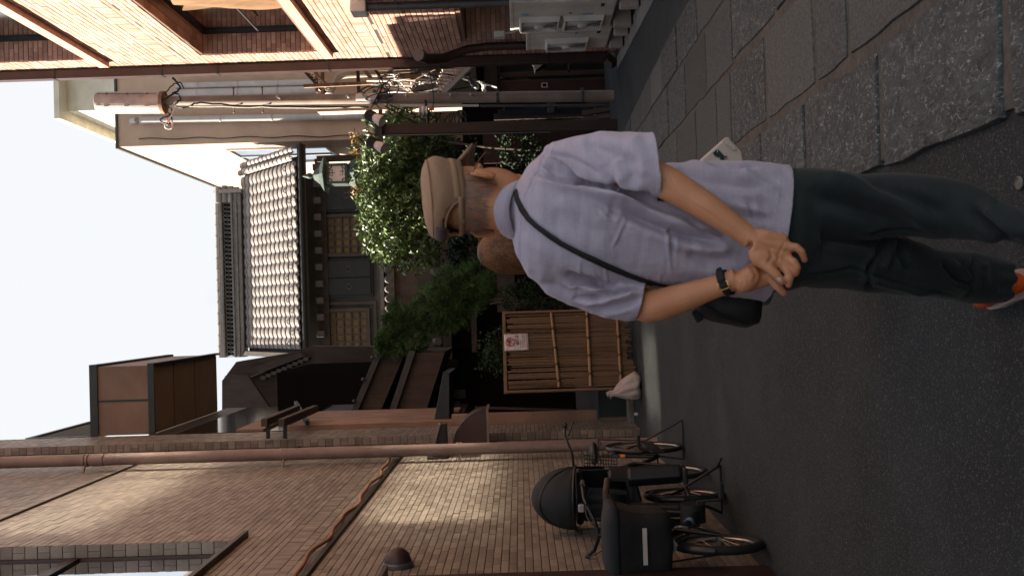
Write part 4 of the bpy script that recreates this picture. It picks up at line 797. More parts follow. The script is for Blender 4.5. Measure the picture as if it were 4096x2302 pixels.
# span wire from the brick building to the wooden post
w0, w1 = PX(1580, 0, 3.25), PY(1735, 395, PP-.2)
single('span_wire', MB().tube(jig([w0, PY(1650, 125, 12.6), PY(1710, 260, 13.2), w1, PY(1715, 470, 13.7)], 8, .01), .007, 6).tube([PY(1632, 72, 12.3), PY(1655, 122, 12.5)], .014, 8), 'cable_black', 'thin twisted service wire crossing in front of the brick wall to the pole', 'wire', w0, smooth=True)
ins = thing('insulator', 'white spool insulator on a rod with a red tag beside the pole', 'insulator', PY(1700, 438, 13.6))
c = PY(1695, 440, 13.6); part('spool', MB().lathe([(.03,-.06),(.06,-.05),(.045,-.03),(.06,0),(.045,.03),(.06,.05),(.03,.06)], c, 16), 'white_metal', ins, smooth=True)
part('rod', MB().tube([PY(1700, 400, 13.6), PY(1708, 440, 13.62), PY(1712, 495, 13.64)], .02, 8), 'black_metal', ins, smooth=True); part('tag', MB().obox(c+V(.0,-.03,-.11), (.03,.02,.07)), 'cable_red', ins)
bd = MB()
for k in range(9):
    cc = PY(1525+rc.uniform(-30, 30), 385+rc.uniform(-45, 35), PP-.15+rc.uniform(-.1,.1)); r0 = rc.uniform(.07, .17); ax1, ax2 = V(rc.uniform(-1,1), rc.uniform(-.5,.5), rc.uniform(-1,1)).normalized(), V(rc.uniform(-1,1), rc.uniform(-.4,.4), rc.uniform(-1,1)).normalized()
    bd.tube([cc+ax1*(r0*math.cos(t))+ax2*(r0*math.sin(t)) for t in np.linspace(0, 5.5, 16)], .008, 5)
part('cable_loops', bd, 'cable_black', up_l, smooth=True)
bd = MB()
for k in range(5):
    cc = PY(1830+rc.uniform(-15, 25), 480+rc.uniform(-10, 12), 13.75); r0 = .10+.03*k
    bd.tube([cc+V(r0*.7*math.cos(t), .05*math.sin(t*2), r0*.9*math.sin(t)*.6) for t in np.linspace(0, 6.2, 22)], .009, 5)
single('coiled_cable', bd, 'cable_black', 'coil of slack black cable hanging by the wooden post', 'cable', PY(1830, 480, 13.75), smooth=True)

# ================================================================ wooden post with floodlights
po = PZ(2467, 500); wp = thing('wooden_post', 'dark square timber post carrying two floodlights', 'post', po)
pt = PY(1502, 520, po.y); part('post', MB().prism([po+V(-.07,-.07,0), po+V(.07,-.07,0), po+V(.07,.07,0), po+V(-.07,.07,0)], pt-po), 'dark_wood', wp, bevel=.006)
part('metal_edge', MB().prism([po+V(-.085,-.072,.9), po+V(-.072,-.072,.9), po+V(-.072,-.03,.9), po+V(-.085,-.03,.9)], (pt-po)*.7), 'grey_metal', wp)
b0, b1 = PY(1522, 440, po.y-.1), PY(1522, 612, po.y-.1); part('cross_bar', MB().bar(b0, b1, .05, .05), 'black_metal', wp)
for k, (x, y) in enumerate(((1497, 470), (1504, 578))):
    c = PY(x, y, po.y-.2); fl = thing('floodlight', ['black finned floodlight on the right end of the post cross bar', 'black finned floodlight on the left end of the post cross bar'][k], 'floodlight', c, 'floodlights on the wooden post')
    d = V(-.45, -.35, -.8).normalized(); bk = MB()
    part('body', MB().tube([c-d*.13, c-d*.11, c-d*.0], [.06,.068,.068], 16), 'black_metal', fl, smooth=True)
    for q in range(4): part('fin', MB().tube([c-d*(.02+.025*q), c-d*(.028+.025*q)], .078, 16), 'black_metal', fl, smooth=True)
    part('reflector', MB().tube([c, c+d*.10, c+d*.14], [.055,.075,.078], 16), 'dirty_white', fl, smooth=True)
    part('yoke', MB().tube([c+V(.06,0,0), c+V(.05,.06,-.06), c+V(0,.1,-.09)], .012, 6).tube([c+V(-.06,0,0), c+V(-.05,.06,-.06), c+V(0,.1,-.09)], .012, 6), 'black_metal', fl)

# ================================================================ passage between brick building and pole
sf = thing('glass_shopfront', 'dim shopfront with green glass doors behind the brick building corner', 'shopfront', (4, 15.2, 0))
SY = 15.2
def pl(x0, x1, y0, y1, Y, d=.06): a, b = PY(x1, y1, Y), PY(x0, y0, Y); return MB().box(a.x, b.x, Y, Y+d, a.z, b.z)
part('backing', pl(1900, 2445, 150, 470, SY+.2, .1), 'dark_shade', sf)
for (x0, x1, y0, y1) in ((2010, 2270, 238, 290), (2280, 2435, 238, 290), (2010, 2435, 296, 322)): part('glass_door', pl(x0, x1, y0, y1, SY, .03), 'green_glass', sf)
for (x0, x1, y0, y1) in ((2000, 2440, 290, 295), (2000, 2440, 322, 330), (2270, 2280, 236, 290), (1990, 2002, 232, 335)): part('door_frame', pl(x0, x1, y0, y1, SY-.02, .06), 'old_wood', sf)
part('maroon_pillar', pl(1985, 2440, 331, 372, SY-.05, .2), 'maroon_wood', sf)
part('threshold', pl(2432, 2447, 225, 375, SY-.1, .2), 'concrete', sf)
it = thing('door_intercom', 'small square intercom on the maroon pillar of the shopfront', 'intercom', PY(2178, 341, SY-.07)); c = PY(2178, 341, SY-.07)
part('plate', MB().obox(c, (.075,.02,.095)), 'lamp_beige', it, bevel=.004); part('screen', MB().obox(c-V(0,.012,0), (.045,.006,.055)), 'dark_shade', it)
lt = thing('wall_lamp', 'beige wedge-shaped wall lamp at the shopfront', 'lamp', PY(2150, 245, 14.2))
a = PY(2125, 222, 14.2); b = PY(2190, 282, 14.2)
part('housing', MB().prism([PY(2122, 222, 14.2), PY(2188, 222, 14.2), PY(2186, 245, 14.2), PY(2140, 284, 14.2), PY(2134, 255, 14.2)], (0,.22,0)), 'lamp_beige', lt, bevel=.006)
part('face', MB().prism([PY(2142, 283, 14.19), PY(2186, 247, 14.19), PY(2186, 268, 14.19), PY(2150, 285, 14.19)], (0,.02,0)), 'dark_shade', lt)
tb = thing('strip_sign', 'narrow white strip and plate above the wedge lamp', 'sign', PY(2060, 230, 14.4))
part('tube', pl(2016, 2118, 226, 237, 14.4, .05), 'white_metal', tb, bevel=.006); part('plate', pl(1978, 2014, 228, 243, 14.38, .02), 'dirty_white', tb)
# corrugated roof
cr = thing('corrugated_roof', 'rusty corrugated metal lean-to roof beside the pole', 'roof', PY(1820, 300, 15))
A_, B_, C_, D_ = PY(1738, 372, 15.4), PY(1790, 232, 16.0), PY(1900, 236, 14.6), PY(1766, 372, 14.4); cg = MB(); NU, NV = 80, 6
A_, D_ = PY(1732, 374, 15.2), PY(1762, 376, 14.5)
nn = (D_-A_).cross(B_-A_).normalized(); nn = nn if nn.z > 0 else -nn
rgs = []
for i in range(NU+1):
    s_ = i/NU; p0 = A_+(B_-A_)*s_; p1 = D_+(C_-D_)*s_; rgs.append([p0+(p1-p0)*(j/NV)+nn*(.022*math.sin(s_*70)) for j in range(NV+1)])
cg.rings(rgs, cap=False, closed=False); so = part('sheet', cg, 'rust_sheet', cr, smooth='full'); so.modifiers.new('t', 'SOLIDIFY').thickness = .004
part('edge_flashing', MB().bar(D_-nn*.03, C_-nn*.03, .07, .06), 'white_metal', cr); part('support', MB().bar(C_-V(0,0,.05), C_+V(0,.3,-1.2), .06, .06), 'old_wood', cr)
rs2 = thing('leanto_wall', 'shaded pale wall and clutter under the corrugated roof', 'wall', (4, 15.6, 0))
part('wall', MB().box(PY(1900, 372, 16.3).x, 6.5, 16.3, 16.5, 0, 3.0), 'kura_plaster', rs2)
part('beam', pl(1900, 1990, 245, 250, 14.9, .1), 'white_metal', rs2); part('lintel', pl(1935, 1990, 235, 372, 15.0, .2), 'dark_wood', rs2); part('hanging_bundle', MB().tube(jig([PY(1880, 300, 15), PY(1890, 330, 14.9), PY(1910, 345, 14.9)]), .05, 8), 'grey_metal', rs2, smooth=True)
for k in range(6): part('wire', MB().tube(jig([PY(1860+k*8, 300+k*6, 15), PY(1900+k*9, 320+k*3, 14.8), PY(1930, 330+k*8, 14.9), PY(1945, 365, 14.9)], 5), .008, 5), rc.choice(['cable_white', 'cable_black']), rs2)
# rusty rack with pipes
rk = thing('rusty_rack', 'rusty steel bracket rack with bars projecting beside the pole', 'rack', PY(1450, 300, 15.5))
def bar_px(name, xa, ya, xb, yb, Y, w, m, Y2=None): return part(name, MB().bar(PY(xa, ya, Y), PY(xb, yb, Y2 or Y), w, w), m, rk)
for (xa, ya, xb, yb, w, m) in ((1200, 262, 1300, 372, .06, 'dark_wood'), (1225, 258, 1322, 352, .035, 'rust'), (1290, 262, 1290, 378, .05, 'rust'), (1265, 268, 1268, 370, .04, 'rust'), (1440, 255, 1500, 335, .06, 'rust'), (1480, 252, 1545, 340, .045, 'dark_wood'),
     (1215, 345, 1700, 322, .05, 'rust'), (1500, 258, 1760, 246, .03, 'rust'), (1500, 270, 1640, 264, .02, 'rust'), (1500, 282, 1640, 276, .02, 'rust'), (1505, 294, 1640, 288, .02, 'rust'), (1510, 306, 1640, 300, .02, 'rust'), (1515, 318, 1640, 312, .02, 'rust'),
     (1430, 255, 1436, 372, .05, 'maroon_wood'), (1640, 320, 1760, 260, .06, 'rust'), (1420, 380, 1600, 262, .03, 'rust')): bar_px('bar', xa, ya, xb, yb, 15.3+rc.uniform(-.15, .15), w, m)
for k in range(9):
    t = k/8; bar_px('lattice', 1210+t*85, 268+t*92, 1232+t*85, 262+t*85, 15.35, .015, 'rust'); 
part('board', pl(1590, 1660, 275, 335, 15.9, .05), 'rust', rk)
ac2 = thing('wall_unit', 'white box unit behind the rusty rack', 'unit', PY(1560, 275, 16)); part('case', pl(1535, 1625, 250, 290, 16.0, .3), 'dirty_white', ac2, bevel=.01); part('grille', pl(1545, 1600, 256, 284, 15.98, .015), 'grey_metal', ac2)
single('bright_wall', MB().box(PY(1500, 372, 17.5).x-.3, 7.5, 17.5, 17.8, 0, PY(1265, 300, 17.5).z), 'beige_stucco', 'low beige wall behind the rusty rack and pipes', 'wall', (4, 17.5, 0))
cpipes = thing('cream_pipes', 'bent cream lagged pipes behind the rusty rack', 'pipe', PY(1380, 310, 16))
for k in range(3):
    o_ = k*14; part('pipe', MB().tube(jig([PY(1270, 350-k*12, 16), PY(1320, 372-o_*.6, 15.9), PY(1345, 330-o_*.5, 15.9), PY(1365, 308-o_*.4, 15.9), PY(1480, 300-o_*.6, 15.9), PY(1560, 298-o_, 15.9)], 6, .0), .032, 8), 'lamp_beige', cpipes, smooth=True)
for k in range(14):
    y0_ = rc.uniform(255, 370); x0_ = rc.uniform(1560, 1700); pts = [PY(x0_+rc.uniform(-60, 120)*q, y0_+rc.uniform(-25, 25)+q*rc.uniform(0, 18), 15.0+rc.uniform(-.3,.3)) for q in range(4)]
    part('cable', MB().tube(jig(pts, 6), rc.choice([.008,.012,.02]), 6), rc.choice(['cable_black','cable_black','rust','cable_white']), rk, smooth=True)
# dim timber front and bits between the pole and the post
df = thing('dim_timber_front', 'very dark timber house front behind the post and the man', 'building', (2.6, 16, 0))
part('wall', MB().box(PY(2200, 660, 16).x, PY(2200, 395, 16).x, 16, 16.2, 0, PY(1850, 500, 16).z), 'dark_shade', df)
part('ledge', pl(1975, 2440, 455, 462, 15.2, .1), 'old_wood', df); part('maroon_panel', pl(1930, 2350, 520, 640, 15.9, .05), 'maroon_wood', df)
part('plinth', pl(2380, 2468, 395, 640, 14.6, .3), 'mud_wall', df)
for k in range(3): part('leaning_plank', MB().bar(PY(2470, 405+k*25, 14.4), PY(2330, 425+k*28, 14.6), .07, .04), 'old_wood', df)
gm_ = thing('gas_meter', 'grey gas meter with pipes on the dark wall left of the pole', 'meter', PY(2205, 430, 15)); c = PY(2205, 430, 15)
part('body', MB().obox(c, (.17,.12,.12)), 'grey_metal', gm_, bevel=.02); part('pipe', MB().tube([PY(2440, 424, 15), PY(2230, 428, 15)], .02, 8).tube([PY(2180, 428, 15), PY(2020, 425, 15), PY(2015, 440, 15)], .02, 8), 'grey_metal', gm_, smooth=True)
single('blue_tarp', pl(1990, 2360, 438, 452, 15.1, .05), 'blue_tub', 'dark blue sheet on the wall behind the pole', 'tarp', PY(2200, 445, 15.1))

# ================================================================ bronze lantern
LY = 20.
ln_ = thing('bronze_lantern', 'green bronze lantern with a paper panel lettered in brush strokes', 'lantern', PY(1345, 695, LY))
a, b = PY(1381, 724, LY), PY(1315, 664, LY); hw = (b.x-a.x)/2; c = (a+b)/2; D = .2
part('panel', MB().box(a.x, b.x, LY-.005, LY+.005, a.z, b.z), 'lantern_paper', ln_)
part('frame', MB().box(a.x-.05, a.x, LY-.03, LY+.4, a.z-.05, b.z+.05).box(b.x, b.x+.05, LY-.03, LY+.4, a.z-.05, b.z+.05).box(a.x, b.x, LY-.03, LY+.4, b.z, b.z+.06).box(a.x, b.x, LY-.03, LY+.4, a.z-.06, a.z), 'bronze_green', ln_, bevel=.006)
for sx in (0, 1):
    for sz in (0, 1):
        q = V(b.x if sx else a.x, LY-.012, b.z if sz else a.z); part('corner_scroll', MB().tube([q+V((-1 if sx else 1)*.06*math.cos(t), 0, (-1 if sz else 1)*.06*math.sin(t)) for t in np.linspace(0, math.pi/2, 8)], .011, 6), 'bronze_green', ln_, smooth=True)
def hexr(r_, z): return [c+V(r_*math.cos(t), .2+r_*math.sin(t), z) for t in np.linspace(.52, .52+2*math.pi, 7)[:-1]]
H2 = (b.z-a.z)/2
part('roof', MB().rings([hexr(.34, H2+.06), hexr(.40, H2+.10), hexr(.22, H2+.2), hexr(.10, H2+.33), hexr(.04, H2+.36)]), 'bronze_green', ln_)
part('finial', MB().lathe([(.03,0),(.06,.05),(.055,.1),(.015,.2),(0,.22)], c+V(0,.2,H2+.36), 12), 'bronze_green', ln_, smooth=True)
part('base', MB().rings([hexr(.24, -H2-.06), hexr(.30, -H2-.12), hexr(.34, -H2-.2), hexr(.30, -H2-.26)]), 'bronze_green', ln_)
part('post', MB().box(c.x+.30, c.x+.42, LY+.3, LY+.42, 0, b.z+.3).box(c.x, c.x+.3, LY+.33, LY+.4, a.z-.3, a.z-.22), 'dark_wood', ln_)
for tx, dz in (('中', .07), ('汁', -.16)): part('lettering', text_mb(tx, .15, c+V(-.075+.02, -.008, dz-.02), (1,0,0), (0,0,1)), 'ink', ln_)

# ================================================================ trees and plants
def leaf_mesh(P, D, N, Ls, Ws):                           # folded leaf blades: arrays of base point, direction, normal, length, width
    Sd = np.cross(D, N); Sd /= np.linalg.norm(Sd, axis=1)[:, None]+1e-9
    Ls, Ws = Ls[:, None], Ws[:, None]
    v = np.stack([P, P+D*Ls*.45+Sd*Ws*.5+N*Ws*.16, P+D*Ls*.5-N*Ws*.02, P+D*Ls*.45-Sd*Ws*.5+N*Ws*.16, P+D*Ls-N*Ls*.12], 1).reshape(-1, 3)
    n = len(P); o = np.arange(n)[:, None]*5
    f = np.concatenate([o+np.array([[0,1,2]]), o+np.array([[1,4,2]]), o+np.array([[0,2,3]]), o+np.array([[2,4,3]])], 1).reshape(-1, 3)
    return v, f
def np_mesh(name, v, f, m, org):
    me = bpy.data.meshes.new(name); me.vertices.add(len(v)); me.vertices.foreach_set('co', (v-np.array(org)).reshape(-1)); k = f.shape[1]
    me.loops.add(f.size); me.loops.foreach_set('vertex_index', f.reshape(-1).astype(np.int32)); me.polygons.add(len(f))
    me.polygons.foreach_set('loop_start', np.arange(0, f.size, k, dtype=np.int32)); me.update(); me.validate(); me.materials.append(MATS[m]); return me
RN = np.random.RandomState(4)
def blob_pts(n, c, r, shell=.55):
    d = RN.normal(size=(n, 3)); d /= np.linalg.norm(d, axis=1)[:, None]; rad = shell+(1-shell)*RN.rand(n)**.6
    rad *= 1+.22*np.sin(d[:, 0]*7+c[0]*3)*np.sin(d[:, 2]*6+c[2])+.12*np.sin(d[:, 1]*9); return np.array(c)+d*rad[:, None]*np.array(r), d
def foliage(parent, blobs, n, L, Wd_, m, name='crown', single_n=0, jitter=.75, up_=.35, clump=.035):
    tot = sum(b[1][0]*b[1][1]*b[1][2] for b in blobs)**1.; Ps, Ds = [], []
    for c, r in blobs:
        k = max(9, int(n*(r[0]*r[1]*r[2])/tot)//7); p, d = blob_pts(k, c, r)
        for q in range(7): Ps.append(p+RN.normal(size=p.shape)*clump); Ds.append(d)          # twigs of seven leaves
    P = np.concatenate(Ps); d = np.concatenate(Ds); D = d*.6+RN.normal(size=d.shape)*jitter+np.array([0,0,-.1]); D /= np.linalg.norm(D, axis=1)[:, None]
    N = d*.5+RN.normal(size=d.shape)*.5+np.array([0,0,up_]); N -= D*(N*D).sum(1)[:, None]; N /= np.linalg.norm(N, axis=1)[:, None]+1e-9
    Ls = L*(.65+.6*RN.rand(len(P))); v, f = leaf_mesh(P, D, N, Ls, Ls*Wd_); o = bpy.data.objects.new(name, np_mesh(name, v, f, m, ORG[parent])); COL.objects.link(o); o.parent = parent; ORG[o] = ORG[parent]; o['kind'] = 'stuff'
    if single_n:
        lv_, lf = leaf_mesh(np.zeros((1,3)), np.array([[0,1.,0]]), np.array([[0,0,1.]]), np.array([1.]), np.array([Wd_])); lm = np_mesh('leaf', lv_, lf, 'leaf_one', (0,0,0))
        s = RN.choice(len(P), single_n*3, False); s = s[np.argsort(P[s, 1]-P[s, 2])][:single_n]
        for i in s:
            e1 = V(D[i]); e2 = V(N[i]); sx = e1.cross(e2); inst('leaf', lm, parent, P[i]+np.array([0,-.01,.005]), Matrix((sx, e1, e2)).transposed().to_euler(), (Ls[i],)*3)
    return o
tb_ = PY(1900, 760, 16.9); tb_.z = 0
tree = thing('evergreen_tree', 'glossy-leaved evergreen tree with a sunlit top behind the post', 'tree', tb_)
blobs = [(PY(1560, 590, 16.6), (.55,.6,.50)), (PY(1515, 720, 16.7), (.62,.6,.38)), (PY(1525, 850, 16.7), (.50,.6,.40)), (PY(1560, 950, 16.8), (.42,.5,.40)), (PY(1655, 1010, 16.9), (.34,.5,.42)), (PY(1640, 800, 16.9), (.75,.7,.5)), (PY(1690, 600, 16.9), (.50,.6,.52)), (PY(1740, 720, 17), (.6,.6,.4)), (PY(1620, 500, 16.8), (.28,.4,.36)), (PY(1790, 880, 17), (.4,.5,.35))]
blobs = [(tuple(c), r) for c, r in blobs]
foliage(tree, blobs, 15000, .105, .42, 'leaf_bright', 'crown', 260)
p_ = [(tuple(PY(x, y, 16.4)), (.03,.03,.05)) for x, y in ((1423, 552), (1418, 598), (1430, 762))]
foliage(tree, p_, 30, .085, .3, 'leaf_young', 'young_shoots', clump=.03)
part('trunk', MB().tube([tb_, PY(1850, 770, 16.9), PY(1700, 760, 16.9), PY(1580, 730, 16.8)], [.11,.09,.06,.03], 10), 'bark', tree, smooth=True)
for (x, y) in ((1540, 600), (1530, 860), (1620, 960), (1650, 620)): part('limb', MB().tube(jig([PY(1800, 765, 16.9), PY((1720+x)/2, (770+y)/2, 16.9), PY(x, y, 16.8)], 4), [.045]*4+[.03]*4+[.015], 7), 'bark', tree, smooth=True)
vb_ = PY(2400, 560, 15.5); vb_.z = 0
vine = thing('climbing_vine', 'dark leafy climber trailing in the shade around the timber front', 'plant', vb_)
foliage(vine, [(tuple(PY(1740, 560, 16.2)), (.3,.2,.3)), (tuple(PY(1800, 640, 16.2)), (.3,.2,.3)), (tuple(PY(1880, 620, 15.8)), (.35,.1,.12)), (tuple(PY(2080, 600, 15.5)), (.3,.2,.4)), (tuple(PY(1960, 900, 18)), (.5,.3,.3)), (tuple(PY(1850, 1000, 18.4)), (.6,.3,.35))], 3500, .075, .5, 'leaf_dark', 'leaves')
part('stem', MB().tube(jig([vb_, PY(2150, 600, 15.6), PY(1880, 580, 15.9), PY(1740, 560, 16.2)], 5), .02, 6), 'bark', vine, smooth=True)
# cloud-pruned pine
pz_ = PY(2100, 1230, 15.2); pz_.z = 0
pine = thing('garden_pine', 'cloud-pruned pine with layered needle pads above the bamboo screen', 'tree', pz_)
part('trunk', MB().tube([pz_, PY(2050, 1215, 15.2), PY(1900, 1180, 15.2), PY(1780, 1200, 15.3), PY(1650, 1290, 15.3)], [.08,.075,.06,.045,.02], 9), 'bark', pine, smooth=True)
pads = [(1605, 1290, .30, .20), (1660, 1330, .32, .20), (1580, 1340, .26, .16), (1740, 1235, .34, .24), (1790, 1170, .34, .24), (1850, 1200, .36, .26), (1900, 1130, .32, .24), (1800, 1255, .26, .18), (1540, 1375, .14, .08),  (1940, 1150, .2, .14)]
np_P, np_D = [], []
for (x, y, rx, rz_) in pads:
    p, d = blob_pts(int(120*rx/.3), tuple(PY(x, y, 15.25)), (rx, rx, rz_), .7); np_P.append(p); np_D.append(d)
Pt = np.concatenate(np_P); Dt = np.concatenate(np_D); k = 30
nt_ = len(Pt); D = np.repeat(Dt*.55+np.array([0,0,.4]), k, 0)+RN.normal(size=(nt_*k, 3))*.55; D /= np.linalg.norm(D, axis=1)[:, None]
Sd = np.cross(D, RN.normal(size=D.shape)); Sd /= np.linalg.norm(Sd, axis=1)[:, None]; Ln = (.08+.05*RN.rand(nt_*k))[:, None]; Pb = np.repeat(Pt, k, 0)
tips = np.stack([Pb+D*Ln-Sd*.0035, Pb+D*Ln+Sd*.0035], 1).reshape(-1, 3); v = np.concatenate([Pt, tips])       # every tuft springs from one twig end
ii = np.arange(nt_*k); f = np.stack([ii//k, nt_+2*ii, nt_+2*ii+1], 1)
o = bpy.data.objects.new('crown', np_mesh('crown', v, f, 'pine_needle', pz_)); COL.objects.link(o); o.parent = pine; o['kind'] = 'stuff'
for (x, y, rx, rz_) in pads: part('branch', MB().tube([PY(1850, 1190, 15.2), PY((1850+x)/2, (1190+y)/2, 15.2), PY(x, y, 15.25)], [.025,.018,.01], 6), 'bark', pine, smooth=True)
bs = PY(2300, 1410, 12.9); bs.z = 0
bush = thing('broadleaf_shrub', 'small shadowed broadleaf shrub behind the top of the bamboo screen', 'shrub', bs)
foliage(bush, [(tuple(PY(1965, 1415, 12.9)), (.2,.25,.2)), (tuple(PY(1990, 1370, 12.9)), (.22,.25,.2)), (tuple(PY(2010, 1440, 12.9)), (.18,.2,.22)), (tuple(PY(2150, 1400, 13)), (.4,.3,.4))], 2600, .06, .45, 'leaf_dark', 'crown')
part('stem', MB().tube([bs, PY(2150, 1405, 12.9), PY(2000, 1400, 12.9)], [.02,.015,.008], 6), 'bark', bush)
b2 = PY(2400, 1180, 14.2); b2.z = 0
bush2 = thing('berry_shrub', 'dark shrub between the bamboo screen and the man in the lilac shirt', 'shrub', b2)
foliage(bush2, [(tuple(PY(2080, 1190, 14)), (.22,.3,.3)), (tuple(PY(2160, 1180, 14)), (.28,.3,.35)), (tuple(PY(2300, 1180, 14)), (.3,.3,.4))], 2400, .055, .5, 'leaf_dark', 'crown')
part('stem', MB().tube(jig([b2, PY(2200, 1190, 14), PY(2050, 1200, 14), PY(1960, 1215, 14)], 4), .012, 6), 'bark', bush2)
# ================================================================ bicycles
mat('tyre', (.010,.010,.010), .8, nscale=30); mat('rim', (.35,.33,.31), .3, metal=.8, nscale=8, grime=.3); mat('bike_black', (.008,.008,.009), .35, nscale=6); mat('bike_dark', (.014,.014,.015), .55, nscale=10)
mat('seat_plastic', (.010,.011,.012), .5, col2=(.015,.016,.017), nscale=8); mat('basket_cloth', (.009,.0085,.0085), .85, col2=(.015,.014,.014), nscale=30, bscale=120, bstr=.4); mat('canopy_cloth', (.012,.016,.018), .8, col2=(.017,.022,.024), nscale=6, bscale=90, bstr=.2)
mat('reflect_tape', (.42,.38,.34), .5); mat('orange_tape', (.55,.16,.02), .5); mat('handle_brown', (.06,.04,.03), .6); mat('lens', (.35,.35,.36), .15, metal=.3)
def wheel(parent, c, r_, tw=.024, ax=V(1,0,0)):
    c = V(c); e2 = V(0,0,1); e1 = ax.cross(e2).normalized(); w = part('wheel', MB().tube([c-ax*.045, c+ax*.045], .022, 12), 'grey_metal', parent, smooth=True)
    N = 40; tt = [2*math.pi*i/N for i in range(N)]
    part('tyre', MB().tube([c+e1*((r_-tw)*math.cos(t))+e2*((r_-tw)*math.sin(t)) for t in tt], tw, 10, closed=True), 'tyre', w, smooth=True)
    part('rim', MB().tube([c+e1*((r_-2*tw-.002)*math.cos(t))+e2*((r_-2*tw-.002)*math.sin(t)) for t in tt], .011, 8, closed=True), 'rim', w, smooth=True)
    sp_ = MB()
    for i in range(28): t = 2*math.pi*i/28; s = (i % 2)*2-1; sp_.tube([c+ax*(.035*s)+e1*(.018*math.cos(t+.9*s))+e2*(.018*math.sin(t+.9*s)), c+e1*((r_-.06)*math.cos(t))+e2*((r_-.06)*math.sin(t))], .0013, 4, False)
    part('spokes', sp_, 'rim', w); return w
def tubes(parent, name, segs, m='bike_black', n=10):
    mb = MB()
    for pts, r_ in segs: mb.tube(pts, r_, n)
    return part(name, mb, m, parent, smooth=True)
def fender(parent, c, r_, a0, a1, ax=V(1,0,0), w=.045):
    c = V(c); e2 = V(0,0,1); e1 = ax.cross(e2).normalized(); rg = []
    for t in np.linspace(a0, a1, 18): d = e1*math.cos(t)+e2*math.sin(t); rg.append([c+d*(r_+.012*math.cos(q*math.pi/2))+ax*(w/2*q) for q in (-1,-.5,0,.5,1)])
    return part('mudguard', MB().rings(rg, cap=False, closed=False), 'bike_black', parent, smooth='full')
# --- child-carrying bicycle in front (faces the camera)
b1_ = thing('child_bicycle', 'black bicycle with hooded rear child seat and covered front basket nearest the camera', 'bicycle', (-1.41, 6.5, 0))
fw, rw = V(-1.44, 5.98, .255), V(-1.36, 7.10, .27); axb = V(1, .07, 0).normalized()
wheel(b1_, fw, .255, .027, axb); wheel(b1_, rw, .27, .027, axb)
fender(b1_, fw, .27, .3, 2.6, axb); fender(b1_, rw, .285, .2, 2.7, axb)
hd0, hd1 = V(-1.43, 6.13, .58), V(-1.425, 6.22, .86)
tubes(b1_, 'fork', [([fw+V(.055,0,0), V(-1.375, 6.09, .5), hd0], .013), ([fw-V(.055,0,0), V(-1.485, 6.09, .5), hd0], .013)])
bbk = V(-1.39, 6.62, .27)
tubes(b1_, 'frame', [([hd0, V(-1.42, 6.3, .42), bbk], .03), ([hd0, hd1], .022), ([bbk, V(-1.38, 6.78, .75)], .02), ([bbk, rw+V(.05,0,0)], .012), ([bbk, rw-V(.05,0,0)], .012), ([V(-1.38, 6.75, .62), rw+V(.05,0,0)], .01), ([V(-1.38, 6.75, .62), rw-V(.05,0,0)], .01)])
part('motor', MB().tube([bbk+V(-.06,.03,.03), bbk+V(.06,.03,.03)], .085, 16), 'bike_dark', b1_, smooth=True); part('battery', MB().bar(bbk+V(0,.12,.1), bbk+V(0,.19,.42), .08, .1), 'bike_dark', b1_, bevel=.01)
part('frame_band', MB().tube([V(-1.423, 6.26, .465), V(-1.419, 6.31, .41)], .0325, 12), 'lens', b1_, smooth=True)
part('frame_sticker', MB().tube([V(-1.409, 6.40, .375), V(-1.406, 6.44, .355)], .0315, 12), 'sticker_blue', b1_, smooth=True)
hl, hr = PY(2330, 2230, 6.35), PY(2270, 2020, 6.5); st_ = V(-1.425, 6.24, .95)
tubes(b1_, 'handlebar', [([hd1, st_], .015), ([V(-1.64, 6.5, 1.02), V(-1.6, 6.38, 1.03), V(-1.52, 6.26, .98), st_, V(-1.33, 6.26, .98), V(-1.22, 6.36, 1.03), V(-1.16, 6.5, 1.03)], .012)])
for s in (V(-1.64, 6.5, 1.02), V(-1.16, 6.5, 1.03)): part('grip', MB().tube([s+V(0,-.02,0), s+V(0,.11,-.01)], .017, 10), 'handle_brown', b1_, smooth=True)
tubes(b1_, 'brake_lever', [([V(-1.62, 6.42, 1.0), V(-1.6, 6.5, .97)], .006), ([V(-1.2, 6.40, 1.0), V(-1.19, 6.5, .98)], .006)], 'black_metal')
tubes(b1_, 'brake_cable', [(jig([V(-1.58, 6.34, 1.02), V(-1.52, 6.12, 1.0), V(-1.45, 6.1, .85), hd0], 5, 0), .004), (jig([V(-1.24, 6.34, 1.02), V(-1.3, 6.08, 1.02), V(-1.40, 6.08, .86), hd0], 5, 0), .004)], 'cable_black')
part('bell_lamp', MB().obox(PY(2325, 2030, 6.6), (.05,.05,.04)), 'lens', b1_, bevel=.008)
# covered basket: tapering padded box with lid roll and reflective strip
k0, k1 = .56, .90; bkx, bky = -1.40, 5.96
rg = []
for t in np.linspace(0, 1, 9):
    hw_, hd_ = .165+.045*t, .13+.04*t; z = k0+(k1-k0)*t; bulge = 1+.04*math.sin(t*9)
    rg.append([V(bkx+hw_*bulge*max(-1, min(1, 1.25*math.cos(a))), bky+hd_*bulge*max(-1, min(1, 1.25*math.sin(a))), z+.008*math.sin(a*5+t*6)) for a in np.linspace(0, 2*math.pi, 41)[:-1]])
bk_ = part('basket_cover', MB().rings(rg), 'basket_cloth', b1_, smooth='full')
part('cover_lid', MB().rings([[V(bkx+sc*(.215)*max(-1, min(1, 1.25*math.cos(a))), bky+sc*.175*max(-1, min(1, 1.25*math.sin(a))), k1+dz) for a in np.linspace(0, 2*math.pi, 41)[:-1]] for sc, dz in ((1.0,-.035),(1.06,-.02),(1.06,.01),(.98,.03),(.6,.05),(.1,.055))]), 'canopy_cloth', bk_, smooth='full')
